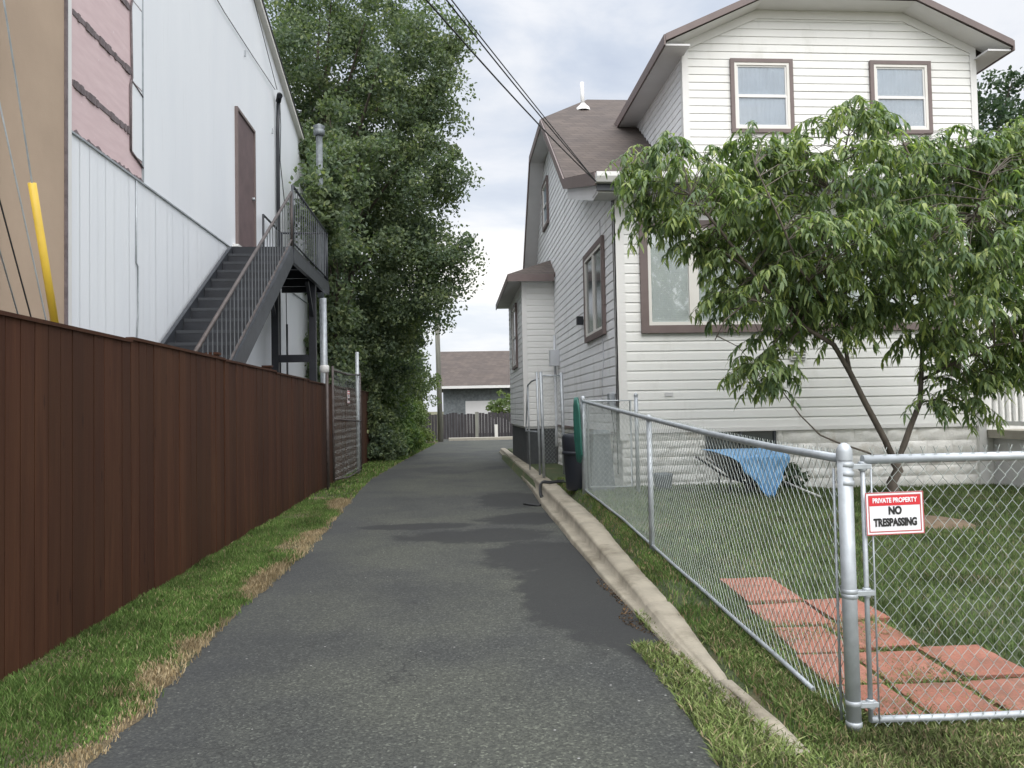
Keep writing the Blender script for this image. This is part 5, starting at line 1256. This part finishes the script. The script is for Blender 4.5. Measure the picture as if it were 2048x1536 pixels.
for c in cl:
    near = min(skel, key=lambda s_: (s_-c).length_squared); m_ = near.lerp(c, .55)+Vector((0, 0, .06)); mb.tube([near, m_, c], [.006, .004, .003], 4, cap=False)
    ang0 = math.atan2(c.y-near.y, c.x-near.x)
    for s_ in range(rnd.choice((2, 3, 3, 4))):
        a = ang0 + rnd.uniform(-1.5, 1.5); L_ = rnd.uniform(.16, .42); up = rnd.uniform(.2, 1.3); p = c + Vector((rnd.uniform(-.06, .06), rnd.uniform(-.06, .06), rnd.uniform(-.05, .05))); d = Vector((math.cos(a), math.sin(a), up)).normalized(); tw = [p]
        for k in range(10):
            d = (d + Vector((0, 0, -.20))).normalized(); p = p + d*L_/9; tw.append(p)
            for q in range(2):
                la = rnd.uniform(0, 6.28); ld = (d*.55 + Vector((math.cos(la), math.sin(la), rnd.uniform(-.7, .15)))*.8).normalized(); LV.append((p, ld, rnd.uniform(.075, .125)))
        mb.tube(tw[::3], .0022, 3, cap=False)
mb.build('trunk', M['bark'], pt)
n = len(LV); P0 = np.array([l[0] for l in LV]); D = np.array([l[1] for l in LV]); LL = np.array([l[2] for l in LV])[:, None]
side = np.cross(D, np.array([0, 0, 1.])+rand_unit(n)*.5); side /= np.linalg.norm(side, axis=1)[:, None]
G = np.array([0, 0, -1.]); V = np.zeros((n, 9, 3))
prof = [(0, .003, 0), (.33, .0140, .10), (.68, .0108, .42), (1.0, .0012, .9)]
pts = []
for t_, w_, g_ in prof: pts.append(P0 + D*LL*t_*(1-.25*g_) + G*LL*g_*.55)
V = np.zeros((n, 8, 3))
for k, (t_, w_, g_) in enumerate(prof): V[:, 2*k] = pts[k]-side*w_; V[:, 2*k+1] = pts[k]+side*w_
i = np.arange(n)[:, None]*8
F = np.concatenate([i+np.array([[0, 1, 3, 2]]), i+np.array([[2, 3, 5, 4]]), i+np.array([[4, 5, 7, 6]])])
npmesh('crown', V.reshape(-1, 3), F, M['leaf_peach'], pt, smooth=True)
print('peach leaves', n)
# hosta-like plant by the wall
hp = empty('hosta_plant', (4.62, 10.3, .2), 'small grey green plant growing at the foundation beside the white pole', 'plant')
P_, cents = crown_points([(4.55, 10.35, .42, .18, .16, .2)], 16, 22, .12, .2); leaves('foliage', P_, .09, M['leaf_far'], hp, .2, .6)
wfp = empty('flowering_plant', (8.3, 8.6, 0), 'low plant with tiny white flowers beside the front walk', 'plant')
P_, cents = crown_points([(8.0, 9.3, .18, .45, .3, .22)], 30, 40, .14, .3); leaves('foliage', P_, .05, M['leaf_hedge'], wfp, .2, .6)
P_, cents = crown_points([(8.0, 9.25, .24, .45, .3, .22)], 20, 14, .15, .3); leaves('blossom', P_, .04, M['white'], wfp, .0, .9)

# ------------------------------------------------------------------ service wires overhead
A_ = Vector((2.03, 10.5, 4.55))
for k, ((px, py), lab, r_) in enumerate((((860, 8), 'lowest black service wire running to the house eave', .008), ((893, 0), 'middle black service wire running to the house eave', .007), ((903, 0), 'topmost black service wire running to the house eave', .006))):
    Bp = atY(px, py, 6.0); d = Bp-A_; pts = []
    for i in range(25):
        t_ = i/24*2.9; p = A_ + d*t_; p.z += .10*t_*(t_-1)*1.1 + (k-1)*.02*math.sin(min(1, t_)*math.pi); pts.append(p)
    mb = MB(); mb.tube(pts, r_, 6); tag(mb.build('service_wire', M['rubber']), lab, 'wire', 'service wires over the driveway')
# ------------------------------------------------------------------ far end
gg = empty('garage', (2, 46, 0), 'low distant garage with brown shingle roof and white gutter at the driveway end', 'garage')
mb = MB(); T = Vector((0, 0, -.12)); rquad(mb, [(-.95, 41.6, 2.75), (9.5, 41.6, 2.75), (9.5, 46, 4.95), (-.95, 46, 4.95)]); rquad(mb, [(-.95, 46.003, 4.95), (9.5, 46.003, 4.95), (9.5, 50.4, 2.75), (-.95, 50.4, 2.75)]); mb.build('roof', M['shingle'], gg)
mb = MB(); mb.box(-.6, 9.2, 42.2, 50, -.1, 2.6); mb.slab([(-.6, 42.2, 2.6), (-.6, 50, 2.6), (-.6, 46, 4.7)], 9.8, (1, 0, 0)); mb.build('wall', M['flue'], gg)
mb = MB(); mb.box(-.97, 9.52, 41.42, 41.58, 2.62, 2.76); mb.build('gutter', M['white'], gg)
mb = MB(); mb.box(.6, 3.0, 42.15, 42.19, .2, 1.95); mb.build('garage_door', M['soffit'], gg)
df = empty('old_board_fence', (0, 39.5, 0), 'dark weathered board fence in front of the distant garage', 'fence')
mb = MB(); x = -3.6
while x < 2.9:
    wd_ = rnd.uniform(.12, .16); mb.box(x, x+wd_, 39.5+rnd.uniform(-.02, .02), 39.54, .02, 1.30+rnd.uniform(-.05, .05)); x += wd_+.012
mb.build('panel', M['dark_wood'], df)
for x in (1.12, 2.1):
    mb = MB(); mb.box(x-.08, x+.08, 39.36, 39.48, 0, 1.36 if x < 1.5 else .7); mb.build('post', M['cream'] if x > 1.5 else M['pole'], df)
mb = MB(); mb.box(3.0, 3.14, 38.9, 39.04, 0, 1.2); tag(mb.build('bollard_post', M['white']), 'short white post at the far right of the driveway end', 'post')
bs = empty('bush', (2.7, 40.5, 0), 'round light green bush in front of the distant garage wall', 'bush'); P_, c_ = crown_points([(2.6, 40.3, 1.6, .95, .5, .75)], 40, 60, .25, .3); leaves('foliage', P_, .12, M['leaf_pale'], bs, .3, .6)
mb = MB(); mb.tube([(2.6, 40.3, 0), (2.6, 40.3, 1.4)], .04, 6); mb.build('stem', M['bark'], bs)
up = empty('utility_pole', (-.68, 36.5, 0), 'weathered grey utility pole beyond the end of the left bushes', 'utility pole')
mb = MB(); mb.tube([(-.66, 36.5, 0), (-.80, 36.5, 9.0)], .125, 12, r1=.10); mb.build('pole', M['pole'], up)
mb = MB(); mb.box(-1.7, .1, 36.44, 36.56, 8.3, 8.42); mb.build('cross_arm', M['pole'], up)
